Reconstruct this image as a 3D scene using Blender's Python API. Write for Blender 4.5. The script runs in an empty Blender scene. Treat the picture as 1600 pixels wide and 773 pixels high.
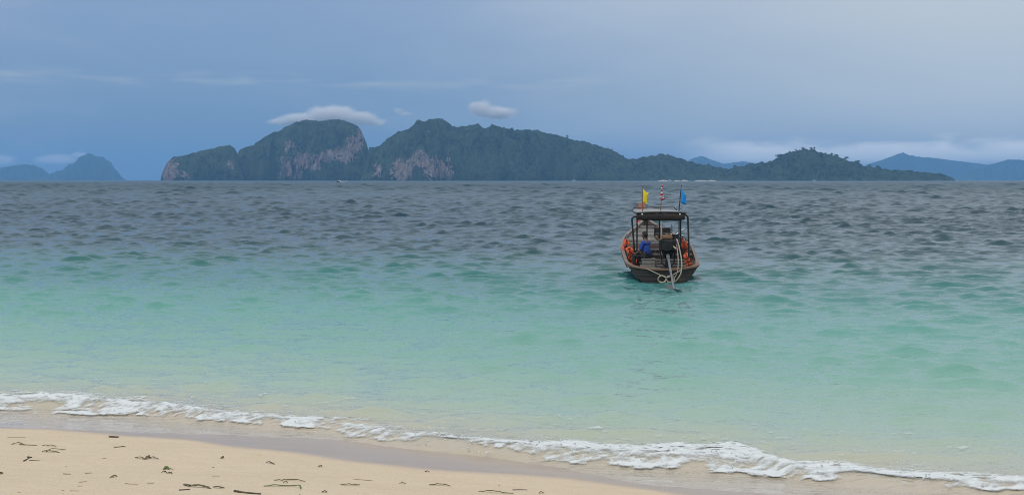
import bpy, bmesh, math, random
import numpy as np
from mathutils import Vector, Matrix, Euler

R = math.radians
sc = bpy.context.scene
COL = sc.collection
rng = np.random.default_rng(7)
random.seed(7)

# ------------------------------------------------------------------ camera
CAM_Z, FPX, PITCH = 3.4, 2000.0, math.atan(105.5 / 2000.0)
cam_d = bpy.data.cameras.new("camera")
cam_d.sensor_width = 36.0
cam_d.lens = 36.0 * FPX / 1600.0
cam_d.clip_start, cam_d.clip_end = 0.1, 120000.0
cam = bpy.data.objects.new("camera", cam_d)
cam.location = (0, 0, CAM_Z)
cam.rotation_euler = (R(90) - PITCH, 0, 0)
COL.objects.link(cam)
sc.camera = cam

# ------------------------------------------------------------------ render
sc.render.engine = "CYCLES"
sc.view_settings.view_transform = "Standard"
sc.view_settings.look = "None"
sc.view_settings.exposure = 0.0
sc.view_settings.gamma = 1.0
cy = sc.cycles
cy.filter_width = 0.9
cy.max_bounces = 6
cy.diffuse_bounces = 2
cy.glossy_bounces = 3
cy.transmission_bounces = 4
cy.transparent_max_bounces = 8
cy.volume_bounces = 4
cy.caustics_reflective = False
cy.caustics_refractive = False
cy.sample_clamp_indirect = 4.0

# ------------------------------------------------------------------ sun + sky
SUN_EL, SUN_AZ = R(58), R(205)          # azimuth from +Y, clockwise: behind the camera, a little left
sun_d = bpy.data.lights.new("sun", "SUN")
sun_d.energy = 1.4
sun_d.angle = R(14)
sun_d.color = (1.0, 0.95, 0.87)
sun = bpy.data.objects.new("sun", sun_d)
sdir = Vector((math.sin(SUN_AZ) * math.cos(SUN_EL), math.cos(SUN_AZ) * math.cos(SUN_EL), math.sin(SUN_EL)))
sun.rotation_euler = sdir.to_track_quat("Z", "Y").to_euler()
COL.objects.link(sun)

world = bpy.data.worlds.new("World")
sc.world = world
world.use_nodes = True


class NT:
    """small node-tree helper"""
    def __init__(s, tree):
        s.t = tree
        s.n = tree.nodes
        s.l = tree.links

    def node(s, typ, **kw):
        n = s.n.new(typ)
        for k, v in kw.items():
            setattr(n, k, v)
        return n

    def set(s, sock, v):
        if isinstance(v, bpy.types.NodeSocket):
            s.l.new(v, sock)
        elif v is not None:
            if isinstance(v, tuple) and len(v) == 3 and sock.type == "RGBA":
                v = v + (1.0,)
            sock.default_value = v

    def math(s, op, a, b=None, c=None, clamp=False):
        n = s.node("ShaderNodeMath", operation=op, use_clamp=clamp)
        for i, v in enumerate((a, b, c)):
            if v is not None:
                s.set(n.inputs[i], v)
        return n.outputs[0]

    def vmath(s, op, a, b=None, scale=None):
        n = s.node("ShaderNodeVectorMath", operation=op)
        s.set(n.inputs[0], a)
        if b is not None:
            s.set(n.inputs[1], b)
        if scale is not None:
            s.set(n.inputs[3], scale)
        return n.outputs[0]

    def mix(s, f, a, b, blend="MIX"):
        n = s.node("ShaderNodeMix", data_type="RGBA", blend_type=blend)
        s.set(n.inputs[0], f)
        s.set(n.inputs[6], a)
        s.set(n.inputs[7], b)
        return n.outputs[2]

    def sep(s, v):
        n = s.node("ShaderNodeSeparateXYZ")
        s.set(n.inputs[0], v)
        return n.outputs

    def comb(s, x, y, z):
        n = s.node("ShaderNodeCombineXYZ")
        for i, v in enumerate((x, y, z)):
            s.set(n.inputs[i], v)
        return n.outputs[0]

    def noise(s, vec, scale, detail=4.0, rough=0.5, dist=0.0):
        n = s.node("ShaderNodeTexNoise")
        if vec is not None:
            s.set(n.inputs["Vector"], vec)
        n.inputs["Scale"].default_value = scale
        n.inputs["Detail"].default_value = detail
        n.inputs["Roughness"].default_value = rough
        n.inputs["Distortion"].default_value = dist
        return n.outputs[0]

    def ramp(s, f, stops, interp="LINEAR"):
        n = s.node("ShaderNodeValToRGB")
        cr = n.color_ramp
        cr.interpolation = interp
        while len(cr.elements) < len(stops):
            cr.elements.new(0.5)
        for e, (p, c) in zip(cr.elements, stops):
            e.position = p
            e.color = tuple(c) + (1.0,) if len(c) == 3 else c
        s.set(n.inputs[0], f)
        return n.outputs[0]

    def smooth(s, v, lo, hi, a=0.0, b=1.0):
        n = s.node("ShaderNodeMapRange", interpolation_type="SMOOTHSTEP")
        s.set(n.inputs[0], v)
        for i, q in enumerate((lo, hi, a, b)):
            s.set(n.inputs[i + 1], q)
        return n.outputs[0]

    def bump(s, h, strength, dist, normal=None):
        n = s.node("ShaderNodeBump")
        s.set(n.inputs["Strength"], strength)
        s.set(n.inputs["Distance"], dist)
        s.set(n.inputs["Height"], h)
        if normal is not None:
            s.set(n.inputs["Normal"], normal)
        return n.outputs[0]


def build_world():
    t = NT(world.node_tree)
    t.n.clear()
    out = t.node("ShaderNodeOutputWorld")
    bg = t.node("ShaderNodeBackground")
    bg.inputs["Strength"].default_value = 0.1
    sky = t.node("ShaderNodeTexSky", sky_type="NISHITA")
    sky.sun_disc = False
    sky.sun_elevation = SUN_EL
    sky.sun_rotation = SUN_AZ
    tc = t.node("ShaderNodeTexCoord").outputs["Generated"]
    x, y, z = t.sep(tc)
    zc = t.math("MAXIMUM", z, 0.0)
    # layered overcast: bluer and darker low on the left, paler on the right, brightest overhead
    S = lambda *c: tuple(c)
    left = t.ramp(zc, [(0.0, S(0.134, 0.261, 0.457)), (.04, S(0.156, 0.289, 0.490)), (.09, S(0.210, 0.329, 0.529)),
                       (.145, S(0.255, 0.371, 0.577)), (.24, S(0.464, 0.559, 0.702)), (.35, S(0.583, 0.659, 0.764)), (.6, S(0.732, 0.789, 0.856)), (1.0, S(1.022, 1.060, 1.079))])
    right = t.ramp(zc, [(0.0, S(0.334, 0.468, 0.638)), (.035, S(0.469, 0.566, 0.689)), (.07, S(0.502, 0.588, 0.682)),
                        (.145, S(0.602, 0.653, 0.694)), (.24, S(0.681, 0.718, 0.762)), (.35, S(0.652, 0.700, 0.766)), (.6, S(0.762, 0.809, 0.857)), (1.0, S(1.022, 1.060, 1.079))])
    warp = t.noise(t.vmath("MULTIPLY", tc, (2.0, 2.0, 6.0)), 1.3, 3.0, 0.5)
    side = t.smooth(t.math("ADD", x, t.math("MULTIPLY", t.math("SUBTRACT", warp, 0.5), 0.35)), -0.22, 0.40)
    over = t.mix(side, left, right)
    # soft cloud texture all over the sky
    soft = t.noise(t.vmath("MULTIPLY", tc, (2.6, 2.6, 10.0)), 1.7, 5.0, 0.55, 0.3)
    over = t.mix(t.smooth(soft, .44, .80, 0.0, .26), over, (.60, .66, .74))
    # thin pale streak of stratus around z = 0.075
    d = t.math("ABSOLUTE", t.math("SUBTRACT", zc, 0.0755))
    streak = t.smooth(d, 0.0, 0.0085, 1.0, 0.0)
    sn = t.noise(t.vmath("MULTIPLY", tc, (9.0, 9.0, 70.0)), 1.6, 5.0, 0.55, 0.2)
    streak = t.math("MULTIPLY", streak, t.smooth(sn, .40, .70))
    streak = t.math("MULTIPLY", streak, t.smooth(x, .02, .12, 1.0, 0.15))
    over = t.mix(t.math("MULTIPLY", streak, .75), over, (.42, .50, .60))
    # low cloud bank near the horizon on the right, piled on the far mountains
    bn = t.noise(t.vmath("MULTIPLY", tc, (14.0, 14.0, 55.0)), 1.5, 6.0, 0.55, 0.4)
    top = t.math("ADD", 0.0225, t.math("MULTIPLY", t.math("SUBTRACT", bn, .5), .022))
    bank = t.math("MULTIPLY", t.smooth(t.math("SUBTRACT", zc, top), -.002, .0105, 1.0, 0.0),
                  t.smooth(x, .115, .185))
    bank = t.math("MULTIPLY", bank, t.smooth(zc, .010, .018))
    over = t.mix(t.math("MULTIPLY", bank, 1.0), over, (1.05, 1.08, 1.10))
    scaled = t.vmath("SCALE", over, scale=10.0)
    col = t.mix(0.88, sky.outputs[0], scaled)
    t.set(bg.inputs[0], col)
    t.l.new(bg.outputs[0], out.inputs[0])


build_world()

# ------------------------------------------------------------------ helpers
FWD = np.array([0, math.cos(PITCH), -math.sin(PITCH)])
UPV = np.array([0, math.sin(PITCH), math.cos(PITCH)])


def ray(px, py):
    u, v = (px - 800.0) / FPX, (386.5 - py) / FPX
    return np.array([u, 0, 0]) + v * UPV + FWD


def on_plane(px, py, z=0.0):
    d = ray(px, py)
    k = (z - CAM_Z) / d[2]
    return d[0] * k, d[1] * k


def at_dist(px, py, y):
    d = ray(px, py)
    k = y / d[1]
    return Vector((d[0] * k, y, CAM_Z + d[2] * k))


_perm = np.random.default_rng(3).permutation(256).astype(np.int64)
_ang = np.random.default_rng(4).random(256) * 2 * np.pi


def pnoise(x, y, seed=0):
    """2D gradient noise, about -1..1"""
    x = np.asarray(x, float)
    y = np.asarray(y, float)
    xi, yi = np.floor(x).astype(np.int64), np.floor(y).astype(np.int64)
    xf, yf = x - xi, y - yi
    u = xf * xf * xf * (xf * (xf * 6 - 15) + 10)
    v = yf * yf * yf * (yf * (yf * 6 - 15) + 10)

    def g(ix, iy, dx, dy):
        a = _ang[_perm[(_perm[(ix + seed * 17) & 255] + iy) & 255]]
        return np.cos(a) * dx + np.sin(a) * dy
    n0 = g(xi, yi, xf, yf) * (1 - u) + g(xi + 1, yi, xf - 1, yf) * u
    n1 = g(xi, yi + 1, xf, yf - 1) * (1 - u) + g(xi + 1, yi + 1, xf - 1, yf - 1) * u
    return (n0 * (1 - v) + n1 * v) * 1.5


def fbm(x, y, oct=4, seed=0, gain=.5):
    a, s, f = 1.0, 0.0, 1.0
    for i in range(oct):
        s = s + a * pnoise(x * f, y * f, seed + i)
        a *= gain
        f *= 2.03
    return s


def sstep(x, a, b):
    t = np.clip((x - a) / (b - a), 0, 1)
    return t * t * (3 - 2 * t)


def mesh_np(name, V, F, mat=None, attrs=None, smooth=True):
    """V (n,3) array, F (m,4) or (m,3) array"""
    me = bpy.data.meshes.new(name)
    V = np.ascontiguousarray(V, np.float32)
    F = np.ascontiguousarray(F, np.int32)
    k = F.shape[1]
    me.vertices.add(len(V))
    me.vertices.foreach_set("co", V.ravel())
    me.loops.add(F.size)
    me.loops.foreach_set("vertex_index", F.ravel())
    me.polygons.add(len(F))
    me.polygons.foreach_set("loop_start", np.arange(0, F.size, k, dtype=np.int32))
    me.update(calc_edges=True)
    me.polygons.foreach_set("use_smooth", np.full(len(F), smooth))
    for an, av in (attrs or {}).items():
        a = me.attributes.new(an, "FLOAT", "POINT")
        a.data.foreach_set("value", np.ascontiguousarray(av, np.float32).ravel())
    if mat:
        me.materials.append(mat)
    return me


def grid_faces(nr, nc):
    i = np.arange(nr - 1)[:, None] * nc + np.arange(nc - 1)[None, :]
    return np.stack([i, i + 1, i + nc + 1, i + nc], -1).reshape(-1, 4)


def link(name, me, parent=None, **props):
    o = bpy.data.objects.new(name, me)
    COL.objects.link(o)
    if parent:
        o.parent = parent
    for k, v in props.items():
        o[k] = v
    return o


def thing(name, label, cat, loc=(0, 0, 0), rz=0.0, group=None):
    o = bpy.data.objects.new(name, None)
    o.empty_display_size = .2
    COL.objects.link(o)
    o.location = loc
    o.rotation_euler = (0, 0, rz)
    o["label"] = label
    o["category"] = cat
    if group:
        o["group"] = group
    return o


class MB:
    """collects simple shapes into one mesh"""
    def __init__(s):
        s.v, s.f = [], []

    def add(s, vs, fs):
        o = len(s.v)
        s.v += [tuple(v) for v in vs]
        s.f += [tuple(i + o for i in f) for f in fs]

    def box(s, c, size, rot=(0, 0, 0), ch=0.12, taper=1.0):
        """chamfered box; ch is the chamfer as a share of the smallest side"""
        hx, hy, hz = (q / 2 for q in size)
        b = ch * min(size)
        m = Euler(rot).to_matrix()
        pts = []
        idx = {}
        for sx in (-1, 1):
            for sy in (-1, 1):
                for sz in (-1, 1):
                    for ax in range(3):
                        p = [sx * (hx - b), sy * (hy - b), sz * (hz - b)]
                        p[ax] = (sx * hx, sy * hy, sz * hz)[ax]
                        if sz < 0:
                            p[0] *= taper
                            p[1] *= taper
                        idx[(sx, sy, sz, ax)] = len(pts)
                        pts.append(m @ Vector(p) + Vector(c))
        bm = bmesh.new()
        for p in pts:
            bm.verts.new(p)
        r = bmesh.ops.convex_hull(bm, input=bm.verts)
        bm.verts.index_update()
        s.add([v.co for v in bm.verts], [[v.index for v in f.verts] for f in bm.faces])
        bm.free()

    def tube(s, path, rad, n=8, closed=False, flat=1.0):
        path = [Vector(p) for p in path]
        N = len(path)
        rads = rad if isinstance(rad, (list, tuple)) else [rad] * N
        vs, fs = [], []
        up = Vector((0, 0, 1))
        prev = None
        for i, p in enumerate(path):
            if closed:
                tn = path[(i + 1) % N] - path[i - 1]
            else:
                tn = path[min(i + 1, N - 1)] - path[max(i - 1, 0)]
            tn.normalize()
            if prev is None:
                a = tn.cross(up if abs(tn.z) < .95 else Vector((1, 0, 0))).normalized()
            else:
                a = (prev - tn * prev.dot(tn)).normalized()
            prev = a
            b = tn.cross(a)
            for k in range(n):
                w = 2 * math.pi * k / n
                vs.append(p + (a * math.cos(w) + b * math.sin(w) * flat) * rads[i])
        M = N if closed else N - 1
        for i in range(M):
            for k in range(n):
                j = (i + 1) % N
                fs.append((i * n + k, i * n + (k + 1) % n, j * n + (k + 1) % n, j * n + k))
        if not closed:
            fs.append(tuple(range(n - 1, -1, -1)))
            fs.append(tuple((N - 1) * n + k for k in range(n)))
        s.add(vs, fs)

    def rail(s, path, w, h):
        """rectangular bar swept along a path, flat side up"""
        path = [Vector(p) for p in path]
        N = len(path)
        vs, fs = [], []
        for i, p in enumerate(path):
            tn = (path[min(i + 1, N - 1)] - path[max(i - 1, 0)]).normalized()
            a = tn.cross(Vector((0, 0, 1))).normalized()
            b = a.cross(tn).normalized()
            for (q, r) in ((-1, -.7), (-.7, -1), (.7, -1), (1, -.7), (1, .7), (.7, 1), (-.7, 1), (-1, .7)):
                vs.append(p + a * q * w / 2 + b * r * h / 2)
        for i in range(N - 1):
            for k in range(8):
                fs.append((i * 8 + k, i * 8 + (k + 1) % 8, (i + 1) * 8 + (k + 1) % 8, (i + 1) * 8 + k))
        fs.append(tuple(range(7, -1, -1)))
        fs.append(tuple((N - 1) * 8 + k for k in range(8)))
        s.add(vs, fs)

    def ball(s, c, r, n=2, rot=(0, 0, 0), jit=0.0):
        bm = bmesh.new()
        bmesh.ops.create_icosphere(bm, subdivisions=n, radius=1)
        m = Euler(rot).to_matrix()
        r = Vector(r if isinstance(r, (tuple, list)) else (r, r, r))
        vs = []
        for v in bm.verts:
            k = 1 + random.uniform(-jit, jit)
            vs.append(m @ Vector((v.co.x * r.x * k, v.co.y * r.y * k, v.co.z * r.z * k)) + Vector(c))
        bm.verts.index_update()
        s.add(vs, [[v.index for v in f.verts] for f in bm.faces])
        bm.free()

    def build(s, name, mat, parent=None, smooth=False, **props):
        me = bpy.data.meshes.new(name)
        me.from_pydata(s.v, [], s.f)
        bm = bmesh.new()
        bm.from_mesh(me)
        bmesh.ops.recalc_face_normals(bm, faces=bm.faces)
        bm.to_mesh(me)
        bm.free()
        me.materials.append(mat)
        if smooth:
            me.polygons.foreach_set("use_smooth", [True] * len(me.polygons))
            me.set_sharp_from_angle(angle=R(40))
        return link(name, me, parent, **props)


def copy_tree(o, parent=None):
    c = o.copy()
    COL.objects.link(c)
    c.parent = parent
    for ch in list(o.children):
        copy_tree(ch, c)
    return c


def new_mat(name):
    m = bpy.data.materials.new(name)
    m.use_nodes = True
    t = NT(m.node_tree)
    return m, t, t.n["Principled BSDF"], t.n["Material Output"]


def simple_mat(name, col, rough=.6, var=.25, scale=8.0, metal=0.0, bump=.15, dirt=None, spec=.5):
    m, t, p, out = new_mat(name)
    tc = t.node("ShaderNodeTexCoord").outputs["Object"]
    n = t.noise(tc, scale, 5, .6)
    a = tuple(c * (1 - var) for c in col)
    b = tuple(min(1, c * (1 + var)) for c in col)
    c = t.mix(n, a, b)
    if dirt:
        n2 = t.noise(tc, scale * .35, 6, .65, .5)
        c = t.mix(t.smooth(n2, .48, .68, 0.0, .8), c, dirt)
    t.set(p.inputs["Base Color"], c)
    t.set(p.inputs["Roughness"], t.math("ADD", rough - .1, t.math("MULTIPLY", n, .2)))
    p.inputs["Metallic"].default_value = metal
    p.inputs["Specular IOR Level"].default_value = spec
    if bump:
        t.set(p.inputs["Normal"], t.bump(t.noise(tc, scale * 6, 4, .6), bump, .02))
    return m


def wood_mat(name, col, dirt, rough=.7, axis=1):
    m, t, p, out = new_mat(name)
    tc = t.node("ShaderNodeTexCoord").outputs["Object"]
    s = [14.0, 14.0, 14.0]
    s[axis] = 1.2
    g = t.noise(t.vmath("MULTIPLY", tc, tuple(s)), 2.0, 5, .6, .3)
    c = t.mix(g, tuple(q * .65 for q in col), tuple(min(1, q * 1.3) for q in col))
    w = t.noise(tc, 2.6, 6, .65, .4)
    c = t.mix(t.smooth(w, .47, .7, 0.0, .75), c, dirt)
    t.set(p.inputs["Base Color"], c)
    p.inputs["Roughness"].default_value = rough
    t.set(p.inputs["Normal"], t.bump(g, .4, .01))
    return m


# ------------------------------------------------------------------ shoreline curves (x -> y on the ground)
def curve(pts, z=0.0):
    w = sorted(on_plane(a, b, z) for a, b in pts)
    X = np.array([q[0] for q in w])
    Y = np.array([q[1] for q in w])
    sl0, sl1 = (Y[2] - Y[0]) / (X[2] - X[0]), (Y[-1] - Y[-3]) / (X[-1] - X[-3])
    X = np.concatenate([[X[0] - 300, X[0] - 30], X, [X[-1] + 8, X[-1] + 300]])
    Y = np.concatenate([[Y[0] + 22, Y[0] + 6], Y, [Y[-1] - 1.2, Y[-1] - 4]])
    return lambda x: np.interp(x, X, Y)


FRONT = curve([(-120, 640), (0, 643), (100, 648), (200, 651), (300, 659), (400, 668), (500, 673), (580, 690), (700, 702),
               (800, 713), (900, 728), (1000, 733), (1100, 738), (1200, 745), (1280, 755), (1400, 762), (1500, 770),
               (1600, 775), (1720, 780)])
CREST = curve([(-120, 616), (0, 620), (100, 620), (200, 628), (300, 639), (400, 648), (500, 655), (570, 665), (640, 678),
               (700, 685), (800, 696), (900, 701), (1000, 707), (1100, 711), (1170, 708), (1250, 728), (1400, 740),
               (1500, 748), (1600, 752), (1720, 758)], .10)
SLOPE = .085


def sand_z(x, y):
    p = FRONT(x) - y
    up = SLOPE * np.maximum(p, 0)
    up = np.where(up > 1.15, 1.15 + (up - 1.15) * .35, up)
    up = np.where(up > 1.9, 1.9 + (up - 1.9) * .02, up)
    dn = np.where(p < 0, p * .055, 0)
    dn = np.where(dn < -3, -3 + (dn + 3) * .3, dn)
    dn = np.maximum(dn, -6.0)
    und = .018 * fbm(x * .45, y * .45, 3, 11) * sstep(p, .6, 3.0)
    return up + dn - .02 + und


def on_sand(px, py):
    d = ray(px, py)
    k = np.linspace(6, 30, 4000)
    z = CAM_Z + d[2] * k - sand_z(d[0] * k, d[1] * k)
    i = int(np.argmax(z < 0))
    return np.array([d[0] * k[i], d[1] * k[i], CAM_Z + d[2] * k[i]])


def curve_sand(pts):
    w = sorted((tuple(on_sand(a, b)[:2]) for a, b in pts))
    X = np.array([q[0] for q in w])
    Y = np.array([q[1] for q in w])
    X = np.concatenate([[X[0] - 300, X[0] - 30], X, [X[-1] + 8, X[-1] + 300]])
    Y = np.concatenate([[Y[0] + 22, Y[0] + 6], Y, [Y[-1] - 1.2, Y[-1] - 4]])
    return lambda x: np.interp(x, X, Y)


SWASH = curve_sand([(-120, 665), (0, 668), (75, 669), (150, 673), (300, 679), (400, 682), (500, 686), (575, 691), (600, 696), (700, 707),
                    (800, 718), (880, 732), (950, 746), (1010, 757), (1100, 764), (1200, 772), (1330, 784), (1600, 800),
                    (1720, 806)])
WET = curve_sand([(-120, 667), (0, 670), (75, 671), (200, 682), (290, 688), (350, 697), (450, 707), (550, 722), (700, 737),
                  (800, 742), (900, 750), (1000, 764), (1060, 773), (1200, 786), (1600, 810), (1720, 816)])


# ------------------------------------------------------------------ haze (air over the strait)
def build_haze():
    m, t, p, out = new_mat("haze_air")
    t.n.remove(p)
    v = t.node("ShaderNodeVolumePrincipled")
    v.inputs["Color"].default_value = (.262, .57, 1.0, 1)
    v.inputs["Density"].default_value = 7.6e-5
    v.inputs["Anisotropy"].default_value = 0.0
    t.l.new(v.outputs[0], out.inputs["Volume"])
    mb = MB()
    x0, y0, z0, x1, y1, z1 = -19500, -3600, -8.0, 19500, 19500, HAZE_TOP
    vs = [(x, y, z) for x in (x0, x1) for y in (y0, y1) for z in (z0, z1)]
    mb.add(vs, [(0, 1, 3, 2), (4, 6, 7, 5), (0, 4, 5, 1), (2, 3, 7, 6), (0, 2, 6, 4), (1, 5, 7, 3)])
    mb.build("haze", m, kind="stuff")


HAZE_TOP = 368.0


# ------------------------------------------------------------------ beach / seabed sheet
def build_beach():
    m, t, p, out = new_mat("sand")
    tc = t.node("ShaderNodeTexCoord").outputs["Object"]
    wet = t.node("ShaderNodeAttribute", attribute_name="wet").outputs["Fac"]
    n1 = t.noise(tc, .8, 4, .55)
    n2 = t.noise(tc, 60.0, 4, .7)
    dry = t.mix(n1, (.615, .495, .348), (.69, .562, .405))
    dry = t.mix(t.smooth(n2, .40, .72, 0.0, .55), dry, (.44, .345, .25))
    n4 = t.noise(t.vmath("MULTIPLY", tc, (.6, 2.2, 1.0)), 1.1, 5, .65, .6)
    dry = t.mix(t.smooth(n4, .45, .75, 0.0, .22), dry, (.52, .40, .28))
    specks = t.noise(tc, 45.0, 2, .5)
    dry = t.mix(t.smooth(specks, .70, .76, 0.0, .35), dry, (.25, .19, .13))
    wn = t.noise(t.vmath("MULTIPLY", tc, (.5, 3.0, 1.0)), 1.4, 4, .6)
    wetc = t.mix(wn, (.35, .275, .215), (.45, .36, .29))
    c = t.mix(wet, dry, wetc)
    t.set(p.inputs["Base Color"], c)
    t.set(p.inputs["Roughness"], t.math("SUBTRACT", .95, t.math("MULTIPLY", wet, .66)))
    p.inputs["Specular IOR Level"].default_value = .45
    grain = t.noise(tc, 30.0, 6, .7)
    dim = t.noise(t.vmath("MULTIPLY", tc, (1.0, 1.6, 1.0)), 3.2, 3, .5, .4)
    dim = t.math("MULTIPLY", dim, t.math("SUBTRACT", 1.0, wet))
    st = t.math("SUBTRACT", .55, t.math("MULTIPLY", wet, .50))
    t.set(p.inputs["Normal"], t.bump(grain, st, .03, t.bump(dim, .35, .10)))
    # rows follow the shoreline where it is near, and run to the horizon both ways
    s = np.concatenate([-np.geomspace(3000, 14, 40), np.arange(-13.5, 1.0, .06), np.geomspace(1.2, 19000, 60)])
    xs = np.concatenate([-np.geomspace(19000, 13, 40), np.linspace(-12.5, 12.5, 420), np.geomspace(13, 19000, 40)])
    Xg, Sg = np.meshgrid(xs, s)
    w = np.exp(-np.abs(Sg) / 200.0)
    Yg = Sg + (FRONT(Xg) - 16) * w + 16
    Zg = sand_z(Xg, Yg)
    near = sstep(14 - np.abs(Sg), 0, 3)
    Zg = Zg + near * .004 * pnoise(Xg * 5, Yg * 5, 5) * sstep(-Sg, 1.5, 3)
    edge = WET(Xg) + .05 * fbm(Xg * 1.1, Yg * 0, 3, 21)
    wetv = sstep(Yg - edge, -.12, .24)
    V = np.stack([Xg, Yg, Zg], -1).reshape(-1, 3)
    me = mesh_np("beach", V, grid_faces(*Xg.shape), m, {"wet": wetv})
    link("beach", me, kind="structure")


# ------------------------------------------------------------------ sea
_wv = np.random.default_rng(12)
NW = 120
W_L = np.exp(_wv.uniform(math.log(.20), math.log(1.45), NW))
W_T = np.clip(_wv.normal(0, .42, NW), -1.35, 1.35) + .10
W_P = _wv.uniform(0, 2 * np.pi, NW)
W_S = .26 / math.sqrt(NW / 2.0) * np.where(W_L > 1.5, .8, 1.0)


FW_L = np.exp(_wv.uniform(math.log(.6), math.log(16.0), 76))
FW_T = np.clip(_wv.normal(0, .50, 76), -1.45, 1.45)
FW_P = _wv.uniform(0, 2 * np.pi, 76)


def breaker(x, y):
    """height of the small breaking wave along the beach"""
    c = CREST(x) + .06 * pnoise(x * 1.3, x * 0 + 3.3, 9)
    h = .105 * (1 + .35 * pnoise(x * .55, x * 0 + 7.7, 13) + .2 * pnoise(x * 1.9, x * 0, 14))
    s = y - c
    w = np.where(s < 0, .30, .85)
    return h * np.exp(-(s / w) ** 2)


def sea_z(x, y, dy):
    s = y - FRONT(x)
    amp = .68 + .32 * sstep(s, 2, 26)
    z = np.zeros_like(x)
    dx = np.zeros_like(x)
    dyy = np.zeros_like(x)
    gust = 1 + .28 * pnoise(x / 9., y / 7., 31) + .12 * pnoise(x / 70., y / 120., 32)
    for L, T, P, sl in zip(W_L, W_T, W_P, np.broadcast_to(W_S, W_L.shape)):
        k = 2 * np.pi / L
        f = sstep(L / dy, 1.5, 3.0) * sstep(L / (y / 90.0), .10, .45)
        if f.max() <= 0:
            continue
        a = sl / k * f * (amp if L < 2.5 else amp * (.35 + .65 * sstep(s, 6, 30))) * gust
        ph = k * (x * math.sin(T) + y * math.cos(T)) + P
        z += a * np.sin(ph)
        c = a * np.cos(ph) * .62
        dx += c * math.sin(T)
        dyy += c * math.cos(T)
    # longer waves out in the open strait
    for L, T, P in zip(FW_L, FW_T, FW_P):
        k = 2 * np.pi / L
        f = sstep(L / dy, 1.4, 2.8) * sstep(s, 9 * L, 45 * L) * sstep(L / (y / 90.0), .25, .8)
        if f.max() <= 0:
            continue
        a = .235 / math.sqrt(len(FW_L) / 2.0) / k * f * gust
        ph = k * (x * math.sin(T) + y * math.cos(T)) + P
        z += a * np.sin(ph)
        c = a * np.cos(ph) * .7
        dx += c * math.sin(T)
        dyy += c * math.cos(T)
    # crests stand up sharper than the troughs are deep
    row = np.sqrt((z ** 2).mean(axis=1, keepdims=True)) if z.shape[0] > 400 else np.full_like(z, float(z.std()) + 1e-6)
    row = np.maximum(row, .004)
    a_ = .26
    z = row * (np.exp(np.clip(a_ * z / row, -2, 1.1)) - math.exp(a_ * a_ / 2)) / a_ * .92
    # long low swells that bulge before the beach
    for (y0, wdt, h, x0, xw, tilt) in ((9.5, .8, .10, -11.5, 3.2, -.12), (6.5, .6, .07, 4.6, 3.6, -.35), (5.2, .6, .05, .6, 2.4, -.2),
                                       (11.5, .9, .09, 1.5, 6.5, -.12), (14., 1.0, .09, -3.0, 5.5, -.25), (19., 1.1, .10, -7.0, 6.5, -.1),
                                       (16., 1.1, .09, 8.0, 4.5, -.3), (8.6, .6, .06, -3.5, 2.2, -.1)):
        q = s - y0 - (x - x0) * (tilt + .22) + .5 * pnoise(x * .35, x * 0 + y0, 44)
        z += h * np.exp(-(q / np.where(q < 0, wdt * .6, wdt * 1.5)) ** 2) * np.exp(-((x - x0) / xw) ** 2)
    return z, dx, dyy


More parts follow.
